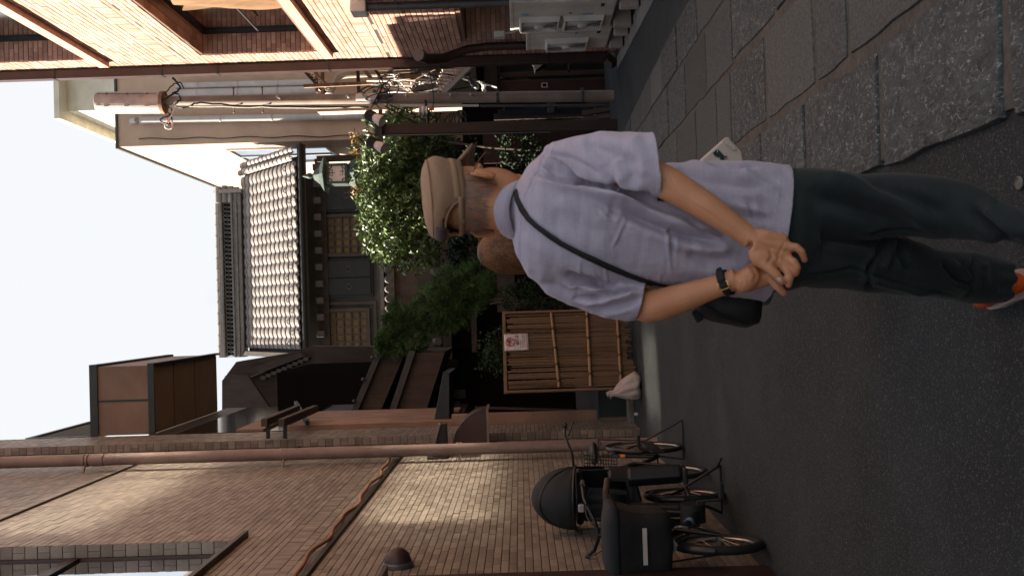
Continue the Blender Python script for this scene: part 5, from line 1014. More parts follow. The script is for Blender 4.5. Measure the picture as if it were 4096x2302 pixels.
part('reflective_strip', MB().box(bkx-.10, bkx+.11, bky-.178, bky-.172, .71, .735), 'reflect_tape', bk_)
part('headlamp', MB().lathe([(0,-.05),(.032,-.045),(.036,0),(.03,.05),(0,.055)], PY(2685, 2175, 5.95), 14, 'y'), 'lens', b1_, smooth=True)
tubes(b1_, 'basket_stay', [([V(bkx-.12, bky-.05, .57), fw+V(-.06,0,0)], .006), ([V(bkx+.12, bky-.05, .57), fw+V(.06,0,0)], .006)], 'black_metal')
# saddle
part('saddle', MB().rings([[V(-1.38+w*math.cos(a), y, .83+z+h*math.sin(a)) for a in np.linspace(0, 2*math.pi, 17)[:-1]] for y, w, h, z in ((6.58,.01,.01,.01),(6.6,.025,.02,.01),(6.7,.04,.028,.005),(6.8,.09,.035,.0),(6.87,.10,.035,.0),(6.91,.06,.02,0))]), 'handle_brown', b1_, smooth=True)
# rear child seat: shell, footwells, hood
sc_ = V(-1.35, 7.02, .0)
def shell(y, w, z0, z1): return [sc_+V(w*math.cos(a), y+.05*math.sin(a), z0+(z1-z0)*.5*(1+math.sin(a))) for a in np.linspace(0, 2*math.pi, 17)[:-1]]
cs = part('child_seat', MB().rings([[sc_+V(w*q[0], y+.05*abs(q[0]), z+q[1]) for q in ((-1,.0),(-1,.16),(-.9,.18),(-.85,.05),(0,.02),(.85,.05),(.9,.18),(1,.16),(1,0),(0,-.04))] for y, w, z in ((-.18,.16,.66),(-.1,.18,.64),(.05,.19,.64),(.14,.19,.66))]), 'seat_plastic', b1_, smooth=True)
part('seat_back', MB().rings([[sc_+V(w*math.cos(a), .12+.08*(1-abs(math.cos(a)))+dy+(.0 if math.sin(a) > 0 else -.07*abs(math.cos(a))), z) for a in np.linspace(0, 2*math.pi, 21)[:-1]] for z, w, dy in ((.64,.18,0),(.8,.19,.02),(.98,.185,.05),(1.15,.17,.07),(1.22,.12,.08))]), 'seat_plastic', cs, smooth='full')
part('head_guard', MB().tube([sc_+V(.17*math.cos(a), .10-.13*math.sin(a), 1.02) for a in np.linspace(0, math.pi, 14)], .03, 8), 'seat_plastic', cs, smooth=True)
for s in (-1, 1):
    part('foot_well', MB().bar(sc_+V(.17*s, -.17, .70), sc_+V(.19*s, -.2, .34), .10, .13), 'seat_plastic', cs, bevel=.02)
    part('foot_rest', MB().obox(sc_+V(.19*s, -.23, .33), (.11,.2,.03)), 'seat_plastic', cs, bevel=.01)
part('harness', MB().bar(sc_+V(-.06,.07,1.02), sc_+V(-.05,-.08,.7), .03, .008).bar(sc_+V(.06,.07,1.02), sc_+V(.05,-.08,.7), .03, .008), 'canopy_cloth', cs)
part('grab_bar', MB().tube([sc_+V(-.16,-.18,.84), sc_+V(-.1,-.27,.86), sc_+V(.1,-.27,.86), sc_+V(.16,-.18,.84)], .022, 10), 'handle_brown', cs, smooth=True)
# hood: quarter dome with a stiff front rim
hc = sc_+V(0, .06, 1.06); Rw, Rd, Rh = .215, .28, .30; rgh = []
for i in range(13):
    t = math.pi*.02+(math.pi*.56)*i/12; rgh.append([])
    for a in np.linspace(0, math.pi, 19): rgh[-1].append(hc+V(-Rw*math.cos(a)*(1+.02*math.cos(i*1.57)), -Rd*math.cos(t)*math.sin(a)*1.0+.0, Rh*math.sin(t)*math.sin(a)-.02*(1-math.sin(a))))
hd_ = part('hood', MB().rings(rgh, cap=False, closed=False), 'canopy_cloth', b1_, smooth='full'); hd_.modifiers.new('t', 'SOLIDIFY').thickness = .006
part('hood_rim', MB().tube(rgh[0], .011, 8), 'bike_black', hd_, smooth=True); part('hood_rib', MB().tube(rgh[6], .008, 6), 'bike_black', hd_, smooth=True)
part('hood_lining', MB().rings([[hc+V(-.19*math.cos(a), .14+.05*math.sin(a), .25*math.sin(a)*k_-.32*(1-k_)) for a in np.linspace(0, math.pi, 12)] for k_ in (0, .5, 1)], cap=False, closed=False), 'basket_cloth', hd_, smooth='full')
# double stand, pedals
s0, s1 = PZ(2893, 1858), PZ(2905, 2055)
tubes(b1_, 'kickstand', [([rw+V(.06,0,0), V(s0.x-.05, 7.08, .12), V(s0.x, 7.1, .02)], .011), ([rw-V(.06,0,0), V(s1.x+.05, 7.08, .12), V(s1.x, 7.1, .02)], .011), ([V(s0.x, 7.1, .02), V(s1.x, 7.1, .02)], .009), ([V(s0.x-.02, 7.09, .05), V(s0.x+.06, 7.0, .03)], .008)], 'black_metal')
tubes(b1_, 'crank', [([bbk+V(.09,-.02,-.15), bbk+V(.08,0,0), bbk-V(.08,0,0), bbk+V(-.09,.02,.15)], .011)], 'black_metal')
for c in (bbk+V(.15,-.02,-.15), bbk+V(-.15,.02,.15)): part('pedal', MB().obox(c, (.1,.09,.025)), 'tyre', b1_, bevel=.006)
# --- city bicycle behind it
b2_ = thing('city_bicycle', 'black city bicycle with wire basket parked behind the child bicycle', 'bicycle', (-1.3, 8.3, 0))
ax2 = V(1, .03, 0).normalized(); fw, rw = V(-1.30, 7.74, .32), V(-1.27, 8.86, .33)
wheel(b2_, fw, .32, .019, ax2); wheel(b2_, rw, .33, .019, ax2); fender(b2_, rw, .345, .2, 2.6, ax2); fender(b2_, fw, .335, .5, 2.4, ax2)
hd0, hd1 = V(-1.295, 7.9, .68), V(-1.29, 7.98, .93); bbk = V(-1.28, 8.38, .29)
tubes(b2_, 'fork', [([fw+V(.05,0,0), V(-1.24, 7.86, .55), hd0], .011), ([fw-V(.05,0,0), V(-1.35, 7.86, .55), hd0], .011)])
tubes(b2_, 'frame', [([hd0, V(-1.29, 8.1, .45), bbk], .018), ([hd0, hd1], .018), ([bbk, V(-1.28, 8.52, .74)], .015), ([bbk, rw+V(.05,0,0)], .01), ([bbk, rw-V(.05,0,0)], .01), ([V(-1.28, 8.5, .68), rw+V(.05,0,0)], .008), ([V(-1.28, 8.5, .68), rw-V(.05,0,0)], .008)])
part('orange_band', MB().tube([V(-1.2805, 8.46, .55), V(-1.2805, 8.475, .59)], .017, 10), 'orange_tape', b2_, smooth=True)
part('saddle', MB().rings([[V(-1.28+w*math.cos(a), y, .80+z+h*math.sin(a)) for a in np.linspace(0, 2*math.pi, 17)[:-1]] for y, w, h, z in ((8.38,.01,.01,.01),(8.4,.025,.02,.01),(8.5,.04,.028,.005),(8.6,.09,.04,.0),(8.67,.10,.04,.0),(8.71,.06,.02,0))]), 'seat_plastic', b2_, smooth=True)
tubes(b2_, 'handlebar', [([hd1, V(-1.29, 7.98, 1.02)], .013), ([V(-1.58, 8.2, 1.06), V(-1.55, 8.1, 1.07), V(-1.4, 7.96, 1.02), V(-1.29, 7.97, 1.01), V(-1.18, 7.96, 1.02), V(-1.04, 8.08, 1.07), V(-.99, 8.2, 1.06)], .011)])
for s in (V(-1.58, 8.2, 1.06), V(-.99, 8.2, 1.06)): part('grip', MB().tube([s+V(0,-.02,0), s+V(0.01,.11,-.01)], .016, 10), 'tyre', b2_, smooth=True)
tubes(b2_, 'brake_lever', [([V(-1.05, 8.1, 1.04), V(-.94, 8.16, .99)], .006)], 'black_metal')
wb = MB(); bx0, bx1, by0, by1, bz0, bz1 = -1.46, -1.13, 7.58, 7.86, .70, .95
for k in range(7): t = k/6; z = bz0+(bz1-bz0)*t; e = .03*(1-t); wb.tube([(bx0+e,by0+e,z),(bx1-e,by0+e,z),(bx1-e,by1,z),(bx0+e,by1,z)], .003, 4, closed=True)
for k in range(12): t = k/11; x = bx0+.03+(bx1-bx0-.06)*t; wb.tube([(x,by1,bz0),(x,by0+.03,bz0),(bx0+(bx1-bx0)*t,by0,bz1)], .003, 4)
part('wire_basket', wb, 'black_metal', b2_)
tubes(b2_, 'rear_rack', [([V(-1.36, 8.6, .74), V(-1.36, 9.05, .73)], .006), ([V(-1.2, 8.6, .74), V(-1.2, 9.05, .73)], .006), ([V(-1.36, 9.05, .73), V(-1.2, 9.05, .73)], .006), ([V(-1.2, 8.95, .73), rw+V(.06,0,0)], .006)], 'black_metal')
s0, s1 = PZ(2740, 1712), PZ(2742, 1822)
tubes(b2_, 'kickstand', [([rw+V(.06,0,0), V(-1.12, 8.75, .2), V(-1.02, 8.72, .02)], .008), ([V(-1.02, 8.72, .02), V(-1.36, 8.72, .02)], .008), ([rw-V(.06,0,0), V(-1.36, 8.72, .02)], .008)], 'black_metal')
tubes(b2_, 'crank', [([bbk+V(.07,.05,.15), bbk+V(.06,0,0), bbk-V(.06,0,0), bbk+V(-.07,-.05,-.15)], .01)], 'black_metal')
part('chain_case', MB().bar(bbk+V(.045,-.05,0), rw+V(.045,0,0), .02, .11), 'bike_dark', b2_, bevel=.008)
for c in (bbk+V(.13,.05,.15), bbk+V(-.13,-.05,-.15)): part('pedal', MB().obox(c, (.1,.08,.025)), 'tyre', b2_, bevel=.006)
# ================================================================ people
from mathutils.bvhtree import BVHTree
mat('skin', (.47,.185,.085), .48, col2=(.64,.29,.15), nscale=7, bscale=140, bstr=.25, bdist=.002, spec=.4, detail=6)
mat('nail', (.55,.34,.26), .3)
def cloth(name, c1, c2, weave, rough=.85, sheen=.25, big=.16):
    m = mat(name, c1, rough, col2=c2, nscale=5, sheen=sheen, spec=.2); n, l = m.node_tree.nodes, m.node_tree.links; b = n['Principled BSDF']
    tc = [k for k in n if k.type == 'TEX_COORD'][0]; src = b.inputs['Base Color'].links[0].from_socket; out = src; hs = []
    for ax in ((1, 1, .06), (.06, .06, 1)):                # threads: noise drawn out along the warp and the weft
        mp = n.new('ShaderNodeMapping'); mp.inputs['Scale'].default_value = ax; t = n.new('ShaderNodeTexNoise'); t.inputs['Scale'].default_value = weave; t.inputs['Detail'].default_value = 2
        l.new(tc.outputs['Object'], mp.inputs['Vector']); l.new(mp.outputs[0], t.inputs['Vector']); mr = n.new('ShaderNodeMapRange'); mr.inputs[1].default_value = .3; mr.inputs[2].default_value = .7; mr.inputs[3].default_value = 1-big; mr.inputs[4].default_value = 1+big
        l.new(t.outputs['Fac'], mr.inputs[0]); mu = n.new('ShaderNodeMix'); mu.data_type = 'RGBA'; mu.blend_type = 'MULTIPLY'; mu.inputs[0].default_value = 1; l.new(out, mu.inputs[6]); l.new(mr.outputs[0], mu.inputs[7]); out = mu.outputs[2]; hs.append(t)
    l.new(out, b.inputs['Base Color']); ad = n.new('ShaderNodeMath'); l.new(hs[0].outputs['Fac'], ad.inputs[0]); l.new(hs[1].outputs['Fac'], ad.inputs[1])
    bp = n.new('ShaderNodeBump'); bp.inputs['Strength'].default_value = .25; bp.inputs['Distance'].default_value = .001; l.new(ad.outputs[0], bp.inputs['Height']); l.new(bp.outputs[0], b.inputs['Normal']); return m
cloth('linen_lilac', (.415,.362,.435), (.47,.415,.49), 420, big=.055); cloth('trouser', (.017,.0225,.0225), (.024,.031,.031), 500, sheen=.1, big=.08); cloth('cap_felt', (.29,.17,.098), (.34,.21,.13), 400, sheen=.08, big=.07)
cloth('tote_canvas', (.50,.40,.34), (.56,.46,.40), 400, big=.05); cloth('dress_dark', (.02,.02,.024), (.03,.03,.034), 300)
mat('cap_patch', (.075,.045,.05), .6); mat('bag_black', (.008,.008,.008), .55, col2=(.014,.014,.014), nscale=14, bscale=60, bstr=.2); mat('strap_black', (.010,.011,.011), .7); mat('gold', (.65,.42,.14), .3, metal=1.)
mat('hair_grey', (.14,.10,.078), .5, col2=(.24,.19,.155), nscale=60, rnd=.3, island=True); mat('hair_brown', (.085,.036,.015), .45, col2=(.18,.08,.034), nscale=30, rnd=.42, island=True, spec=.2); mat('hair_under', (.03,.015,.008), .7)
mat('shoe_orange', (.62,.075,.008), .55, col2=(.70,.10,.012), nscale=20, bscale=90, bstr=.3); mat('shoe_sole', (.45,.42,.38), .6); mat('shoe_navy', (.012,.016,.026), .6); mat('glass_frame', (.03,.02,.015), .3)

def ringpx(x, yR, yL, Yc, dep, n=36, pw=.85):
    xr, xl = (x if isinstance(x, tuple) else (x, x)); a, b = PY(xr, yR, Yc), PY(xl, yL, Yc); c = (a+b)/2; h = (a-b)/2
    sg = lambda q: math.copysign(abs(q)**pw, q)
    return [c+h*sg(math.cos(t))+V(0, dep, 0)*sg(math.sin(t)) for t in np.linspace(0, 2*math.pi, n+1)[:-1]]
def tubepx(mb, pts, n=14, flat=1.): mb.tube([PY(x, y, Y) for x, y, Y, r in pts], [r for *_, r in pts], n, flat=flat)
def fold(me, lines):                                       # raise or sink the cloth along fold lines (given as they lie in the view)
    v = get_v(me); nr = get_n(me); X, Y = projN(v); d = np.zeros(len(v)); front = nr[:, 1] < .35
    for pts, w, amp in lines:
        best = np.full(len(v), 1e9); fade = np.ones(len(v)); sgn = np.zeros(len(v)); acc = 0; tot = sum(math.hypot(b[0]-a[0], b[1]-a[1]) for a, b in zip(pts, pts[1:]))
        for a, b in zip(pts, pts[1:]):
            ex, ey = b[0]-a[0], b[1]-a[1]; L2 = ex*ex+ey*ey; t = np.clip(((X-a[0])*ex+(Y-a[1])*ey)/L2, 0, 1); q = np.hypot(X-a[0]-t*ex, Y-a[1]-t*ey)
            m = q < best; s = (acc+t*math.sqrt(L2))/tot; best = np.where(m, q, best); fade = np.where(m, np.minimum(1, 5*np.minimum(s+.03, 1.03-s)), fade); acc += math.sqrt(L2)
        g = np.exp(-(best/w)**2)-.45*np.exp(-((best-1.9*w)/(w*1.1))**2); d += (1.9 if w > 8 else 1.0)*amp*g*fade*front
    set_v(me, v+nr*d[:, None])
def wob(me, amp, sc, seed=0):
    v = get_v(me); nr = get_n(me); r_ = np.random.RandomState(seed); d = np.zeros(len(v))
    for k in range(9): w = r_.normal(size=3)*sc; d += np.sin(v@w+r_.rand()*6)*amp/3
    set_v(me, v+nr*d[:, None])
def cut(me, planes):                                       # trim the cloth along a clean edge where a limb comes out
    bm = bmesh.new(); bm.from_mesh(me)
    for p, d, rad in planes:
        fs = [f for f in bm.faces if (f.calc_center_median()-p).length < rad]; es = list({e for f in fs for e in f.edges}); vs = list({v for f in fs for v in f.verts})
        bmesh.ops.bisect_plane(bm, geom=fs+es+vs, plane_co=p, plane_no=d, dist=1e-5)
        bmesh.ops.delete(bm, geom=[f for f in bm.faces if (f.calc_center_median()-p).length < rad and (f.calc_center_median()-p).dot(d) > 0], context='FACES')
    bm.to_mesh(me); bm.free()
def meshpart(name, me, m, parent, thick=0, label=None):
    me.materials.clear(); me.materials.append(MATS[m]); v = get_v(me); set_v(me, v-np.array(ORG[parent])); me.polygons.foreach_set('use_smooth', [True]*len(me.polygons)); o = bpy.data.objects.new(name, me); link(o, parent)
    if thick: s = o.modifiers.new('t', 'SOLIDIFY'); s.thickness = thick; s.offset = -1
    return tag(o, label)
def bvh(me): return BVHTree.FromPolygons([v.co.copy() for v in me.vertices], [tuple(p.vertices) for p in me.polygons])
def onsurf(tree, x, y, off=.003, dflt=2.4):
    d = V(ray(x, y)).normalized(); h = tree.ray_cast(V(0, 0, CAMH), d)
    if h[0] is None: return PY(x, y, dflt), V(0, -1, 0)
    n = h[1] if h[1].dot(d) < 0 else -h[1]; return h[0]+n*off, n
r3 = lambda x, y: (2500+.3453*x, 850+.3453*y)

# ---------------------------------------------------------------- the man
mz = PY(3100, 930, 2.47); mz.z = 0
man = thing('person', 'man in lilac short-sleeved shirt and tan cap walking away, hands clasped behind', 'person', mz)
HC = PY(1905, 790, 2.525); HM = Matrix.Rotation(R(-40), 3, 'Z') @ Matrix.Rotation(R(-12), 3, 'X') @ Matrix.Rotation(R(3), 3, 'Y')
def hp(x, y, z): return HC+HM@V(x, y, z)*1.035
bm_ = MB()
bm_.ell(hp(0, -.008, .022), (.075,.096,.092), 24, 16, HM); bm_.ell(hp(0, .028, -.04), (.064,.070,.085), 20, 14, HM); bm_.ell(hp(0, .055, -.09), (.042,.042,.032), 16, 10, HM)
bm_.tube([hp(0,.095,.01), hp(0,.118,-.028), hp(0,.105,-.04)], [.010,.016,.012], 10); bm_.ell(hp(0,.094,-.068), (.025,.012,.010), 12, 8, HM)      # nose, mouth
for s in (-1, 1):
    bm_.ell(hp(.03*s, .082, .012), (.017,.012,.012), 12, 8, HM)                                                                                      # eyes
    em = HM @ Matrix.Rotation(R(18*s), 3, 'Z') @ Matrix.Rotation(R(-28), 3, 'X'); bm_.ell(hp(.081*s, -.012, -.022), (.009,.021,.035), 14, 12, em)
    bm_.tube([hp(.083*s, -.024, .008), hp(.090*s, -.034, -.008), hp(.088*s, -.034, -.03), hp(.080*s, -.022, -.05)], .0055, 8)
NB = PY(2095, 845, 2.505)
bm_.tube([hp(0,-.028,-.03), hp(0,-.035,-.075), (hp(0,-.04,-.1)+NB)/2, NB, NB+V(0,.0,-.05)], [.058,.052,.050,.051,.06], 22)
bm_.rings([ringpx(2120, 700, 1050, 2.50, .075), ringpx(2200, 690, 1090, 2.49, .08), ringpx(2450, 740, 1060, 2.48, .08), ringpx(2800, 730, 1080, 2.48, .08), ringpx(3050, 740, 1110, 2.48, .08), ringpx(3150, 760, 1090, 2.48, .08)])
# arms
tubepx(bm_, [(2240, 668, 2.45, .032), (2400, 668, 2.39, .042), (2600, 700, 2.31, .040), (2680, 738, 2.288, .0385), (2740, 775, 2.275, .0360), (2830, 830, 2.26, .0325), (2910, 885, 2.25, .0280), (2970, 928, 2.243, .0250), (3010, 958, 2.238, .0245)], 18)
tubepx(bm_, [(2230, 1110, 2.49, .030), (2350, 1158, 2.48, .042), (2520, 1205, 2.475, .042), (2590, 1222, 2.43, .041), (2650, 1216, 2.395, .0385), (2760, 1180, 2.34, .0325), (2850, 1150, 2.303, .0270), (2910, 1130, 2.283, .0250), (2950, 1112, 2.274, .0255)], 18)
bm_.ell(PY(2592, 1243, 2.425), (.027,.027,.032), 14, 10)
# right hand, palm to the viewer
YR = 2.232
def hand(segs, Y0):
    for pts in segs:
        mbp = [PY(*r3(x, y), Y0+dy) for x, y, dy, r in pts]; bm_.tube(mbp, [r for *_, r in pts], 12); bm_.ell(mbp[-1], (pts[-1][3],)*3, 12, 8)
hand([[(1480,330,0,.019),(1640,280,-.004,.0165),(1830,310,-.006,.0125)], [(1480,345,0,.02),(1680,365,-.004,.017),(1880,390,-.008,.0125)], [(1480,365,0,.02),(1680,440,-.002,.017),(1870,510,-.006,.0125)], [(1480,380,0,.02),(1660,500,.0,.016),(1830,600,-.004,.0125)]], YR)
bm_.ell(PY(*r3(1590, 520), YR-.004), (.024,.017,.034), 16, 12, Matrix.Rotation(R(35), 3, 'Y')); bm_.ell(PY(*r3(1640, 290), YR-.004), (.018,.014,.034), 16, 12, Matrix.Rotation(R(20), 3, 'Y'))
hand([[(1860,392,-.008,.0112),(1985,402,-.016,.0098),(2045,450,-.018,.0090),(2080,545,-.010,.0078)], [(1850,520,-.006,.0112),(1960,575,-.018,.0100),(1995,640,-.020,.0094),(1978,705,-.012,.0080)],
      [(1815,605,-.004,.0112),(1890,690,-.014,.0100),(1908,760,-.016,.0092),(1896,838,-.008,.0078)], [(1810,300,.004,.0095),(1835,285,.02,.0085),(1815,262,.024,.0075)],
      [(1560,545,-.006,.0135),(1680,650,-.014,.0118),(1760,728,-.018,.0105),(1822,800,-.016,.0082)]], YR)
# left hand below it
hand([[(1300,800,0,.020),(1450,690,.004,.018),(1640,560,.008,.014)], [(1300,820,0,.020),(1480,740,.002,.018),(1660,640,.006,.014)], [(1300,840,0,.02),(1480,790,.0,.018),(1660,720,.004,.014)], [(1300,850,0,.019),(1460,830,0,.016),(1640,790,.004,.0125)]], 2.270)
bm_.ell(PY(*r3(1420, 770), 2.258), (.024,.018,.033), 16, 12, Matrix.Rotation(R(-50), 3, 'Y'))
hand([[(1640,700,-.01,.0125),(1730,810,-.018,.0110),(1785,872,-.022,.0100),(1842,930,-.020,.0080)], [(1660,600,.0,.012),(1800,530,-.012,.0098),(1893,488,-.028,.0085)], [(1660,680,.0,.012),(1760,640,-.012,.0098),(1832,612,-.028,.0085)]], 2.270)
# legs and feet under the cloth
tubepx(bm_, [(3080, 820, 2.47, .065), (3560, 815, 2.42, .048), (3640, 825, 2.40, .044), (3750, 832, 2.37, .035), (3880, 852, 2.315, .024), (3939, 871, 2.29, .012)]); tubepx(bm_, [(3080, 1050, 2.47, .065), (3560, 1065, 2.53, .048), (3640, 1080, 2.57, .046), (3900, 1110, 2.69, .038), (4040, 1135, 2.76, .034)])
body = remeshed(bm_, .0031, 5, 'body'); body_bvh = bvh(body)
fold(body, [([r3(1480,210), r3(1440,330), r3(1420,400)], 3, -.0012), ([r3(1560,340), r3(1680,420), r3(1700,520), r3(1640,600)], 7, -.0025), ([r3(1860,330), r3(1780,480), r3(1770,580)], 5, -.0016), ([r3(1260,720), r3(1290,800), r3(1320,880)], 4, -.0015), ([r3(1320,700), r3(1370,790), r3(1360,860)], 4, -.0013), ([r3(1440,600), r3(1520,720), r3(1490,820)], 7, -.002), ([(2672,690),(2690,720),(2700,750)], 5, -.0008), ([(2770,800),(2860,850),(2930,905)], 7, .0016), ([(2700,1150),(2800,1130),(2880,1115)], 6, .0014)])
meshpart('body', body, 'skin', man)
for q, nx in ((r3(1795, 775), 1), (r3(1905, 800), 0)):
    if nx: p, n = onsurf(body_bvh, *q, .0004, 2.24); part('thumbnail', MB().ell(p, (.0055,.0022,.0075), 12, 8, Matrix.Rotation(R(40), 3, 'Y')), 'nail', man, smooth=True)
# cropped grey hair below the cap
hm_ = MB(); rh = random.Random(2)
for k in range(1300):
    a = rh.uniform(-1.75, 1.75); z = rh.uniform(-.062, .03); rx, ry = .0755, .0965; s = math.sqrt(max(.05, 1-((z-.022)/.095)**2)); p = hp(math.sin(a)*rx*s, -.008-math.cos(a)*ry*s, z); o_ = HM@V(math.sin(a)*.9, -math.cos(a), -.1); o_.normalize()
    t_ = HM@V(math.cos(a)*rh.uniform(-.3,.3), 0, -1); sd_ = t_.cross(o_).normalized()*.0006; L_ = rh.uniform(.012,.026)*(1 if z > -.04 else .6); e_ = p+t_*L_+o_*.004; hm_.add([p+o_*.0005-sd_, p+o_*.0005+sd_, e_], [(0,1,2)])
ho = part('hair', hm_, 'hair_grey', man); ho['kind'] = 'stuff'
# cap
nC_ = V(0, -.36, 1).normalized(); fC = V(0, 1, .36).normalized(); cap_c = V(0, -.002, .034)
def cp_(phi, h, a, b): return hp(*(cap_c+V(1,0,0)*(a*math.sin(phi))+fC*(b*math.cos(phi))+nC_*h))
prof_ = [(0,.083,.104),(.012,.0842,.1055),(.024,.085,.1065),(.028,.0855,.107),(.042,.090,.1125),(.056,.0935,.117),(.066,.0925,.116),(.075,.0885,.1115),(.0815,.083,.105),(.088,.073,.093),(.093,.058,.075),(.097,.038,.050),(.099,.010,.012)]
NP = 96; crown = MB(); rg_ = [[cp_(2*math.pi*j/NP, h+(.004*math.sin(2*2*math.pi*j/NP+.7)+.002*math.sin(5*2*math.pi*j/NP))*(.03 < h)*(a/.093)**2, a*(1+.012*math.sin(5*2*math.pi*j/NP+h*60)*(h > .03)), b) for j in range(NP)] for h, a, b in prof_]
o0_ = len(crown.v)
for rg in rg_: crown.v += [tuple(p) for p in rg]
for i in range(len(rg_)-1):
    hm = (prof_[i][0]+prof_[i+1][0])/2
    for j in range(NP):
        ph = (2*math.pi*(j+.5)/NP)-math.pi
        if abs(ph) < .60 and hm < .052*math.sqrt(max(0, 1-(ph/.62)**2)): continue
        crown.f.append((i*NP+j, i*NP+(j+1)%NP, (i+1)*NP+(j+1)%NP, (i+1)*NP+j))
cap = part('cap', crown, 'cap_felt', man, smooth='full'); cap.modifiers.new('t', 'SOLIDIFY').thickness = .003
sm_ = MB()
def capstrip(h0, h1, p0, p1, off, n=40): return [[cp_(p, h, a+off, b+off) for h, a, b in ((h0, *rad(h0)), ((h0+h1)/2, *rad((h0+h1)/2)), (h1, *rad(h1)))] for p in np.linspace(p0, p1, n)]
def rad(h):
    for (h0, a0, b0), (h1, a1, b1) in zip(prof_, prof_[1:]):
        if h0 <= h <= h1: t = (h-h0)/(h1-h0+1e-9); return a0+(a1-a0)*t, b0+(b1-b0)*t
    return prof_[-1][1:]
bnd = part('cap_band', MB().rings(capstrip(-.002, .027, math.pi+.66, 3*math.pi-.66, .002, 70), cap=False, closed=False), 'cap_felt', cap, smooth='full'); bnd.modifiers.new('t', 'SOLIDIFY').thickness = .003
stp = part('cap_strap', MB().rings(capstrip(-.001, .020, math.pi-.70, math.pi+.70, .0035, 24), cap=False, closed=False), 'cap_felt', cap, smooth='full'); stp.modifiers.new('t', 'SOLIDIFY').thickness = .002
part('strap_keeper', MB().rings(capstrip(-.003, .022, math.pi-.10, math.pi+.0, .0065, 5), cap=False, closed=False), 'cap_felt', stp).modifiers.new('t', 'SOLIDIFY').thickness = .002
pt_ = part('leather_patch', MB().rings(capstrip(.050, .076, math.pi+.05, math.pi+.80, .0045, 16), cap=False, closed=False), 'cap_patch', cap, smooth='full'); pt_.modifiers.new('t', 'SOLIDIFY').thickness = .002
part('crown_seam', MB().tube([cp_(p, .0815, *[q+.002 for q in rad(.0815)]) for p in np.linspace(0, 2*math.pi, 80)[:-1]], .0022, 6, closed=True), 'cap_felt', cap, smooth=True)
part('arch_binding', MB().tube([cp_(math.pi+p, .052*math.sqrt(max(0, 1-(p/.62)**2))+.001, *[q+.001 for q in rad(.052*math.sqrt(max(0, 1-(p/.62)**2)))]) for p in np.linspace(-.61, .61, 24)], .0026, 6), 'cap_felt', cap, smooth=True)
vr = []
for p in np.linspace(-1.0, 1.0, 25):
    w = math.cos(p*1.35)**.6 if abs(p) < 1.16 else 0; e = cp_(p, .004, *rad(.004)); d = HM@(V(0,1,0)*1.0+V(1,0,0)*.15*math.sin(p)); vr.append([e, e+d*(.042*w)-HM@V(0,0,.006*w+.010*p*p*w), e+d*(.104*w)-HM@V(0,0,.020*w+.016*p*p*w)])
vi = part('visor', MB().rings(vr, cap=False, closed=False), 'cap_felt', cap, smooth='full'); vi.modifiers.new('t', 'SOLIDIFY').thickness = .007
gl = MB().tube([hp(.084,-.02,.004), hp(.082,.04,.002), hp(.072,.10,-.004)], .0016, 6).tube([hp(-.084,-.02,.004), hp(-.082,.04,.002), hp(-.072,.10,-.004)], .0016, 6)
for s in (-1, 1): gl.tube([hp(.037*s+.028*math.cos(t)*1.1, .108-.01*abs(.037*s+.03*math.cos(t))/.07, -.008+.022*math.sin(t)) for t in np.linspace(0, 2*math.pi, 20)[:-1]], .0014, 6, closed=True)
part('spectacles', gl, 'glass_frame', man, smooth=True)
# shirt
sh_ = MB()
sh_.rings([ringpx(2028, 770, 912, 2.497, .054), ringpx(2050, 752, 926, 2.497, .066), ringpx((2072,2058), 722, 955, 2.494, .085), ringpx((2088, 2070), 700, 1020, 2.49, .098), ringpx((2125, 2110), 655, 1105, 2.483, .116), ringpx((2170, 2160), 622, 1140, 2.474, .126), ringpx(2260, 628, 1145, 2.464, .133), ringpx(2400, 655, 1140, 2.456, .138),
           ringpx(2600, 662, 1140, 2.456, .136), ringpx((2800, 2780), 645, 1168, 2.458, .136), ringpx((2960, 2920), 645, 1192, 2.462, .137), ringpx((3070, 2995), 652, 1200, 2.464, .137), ringpx((3142, 3052), 663, 1206, 2.464, .138), ringpx((3175, 3085), 665, 1207, 2.464, .138)])
sh_.rings([ringpx(*q) for q in (((2150,2170), 655, 740, 2.48, .05), ((2185,2215), 590, 762, 2.462, .062), ((2210,2250), 571, 765, 2.45, .066), ((2325,2350), 545, 772, 2.40, .070), ((2510,2540), 532, 785, 2.335, .074), ((2618,2650), 525, 796, 2.30, .077))])
sh_.rings([ringpx(*q) for q in (((2160,2140), 1000, 1120, 2.49, .05), ((2200,2186), 1010, 1177, 2.482, .058), ((2290,2273), 1040, 1221, 2.474, .060), ((2390,2372), 1075, 1258, 2.46, .061), ((2520,2505), 1105, 1281, 2.443, .062), ((2586,2554), 1120, 1273, 2.435, .062))])
shirt = remeshed(sh_, .0042, 9, 'shirt')
zf = lambda *ps: [(1900+.6217*x, 450+.6217*y) for x, y in ps]
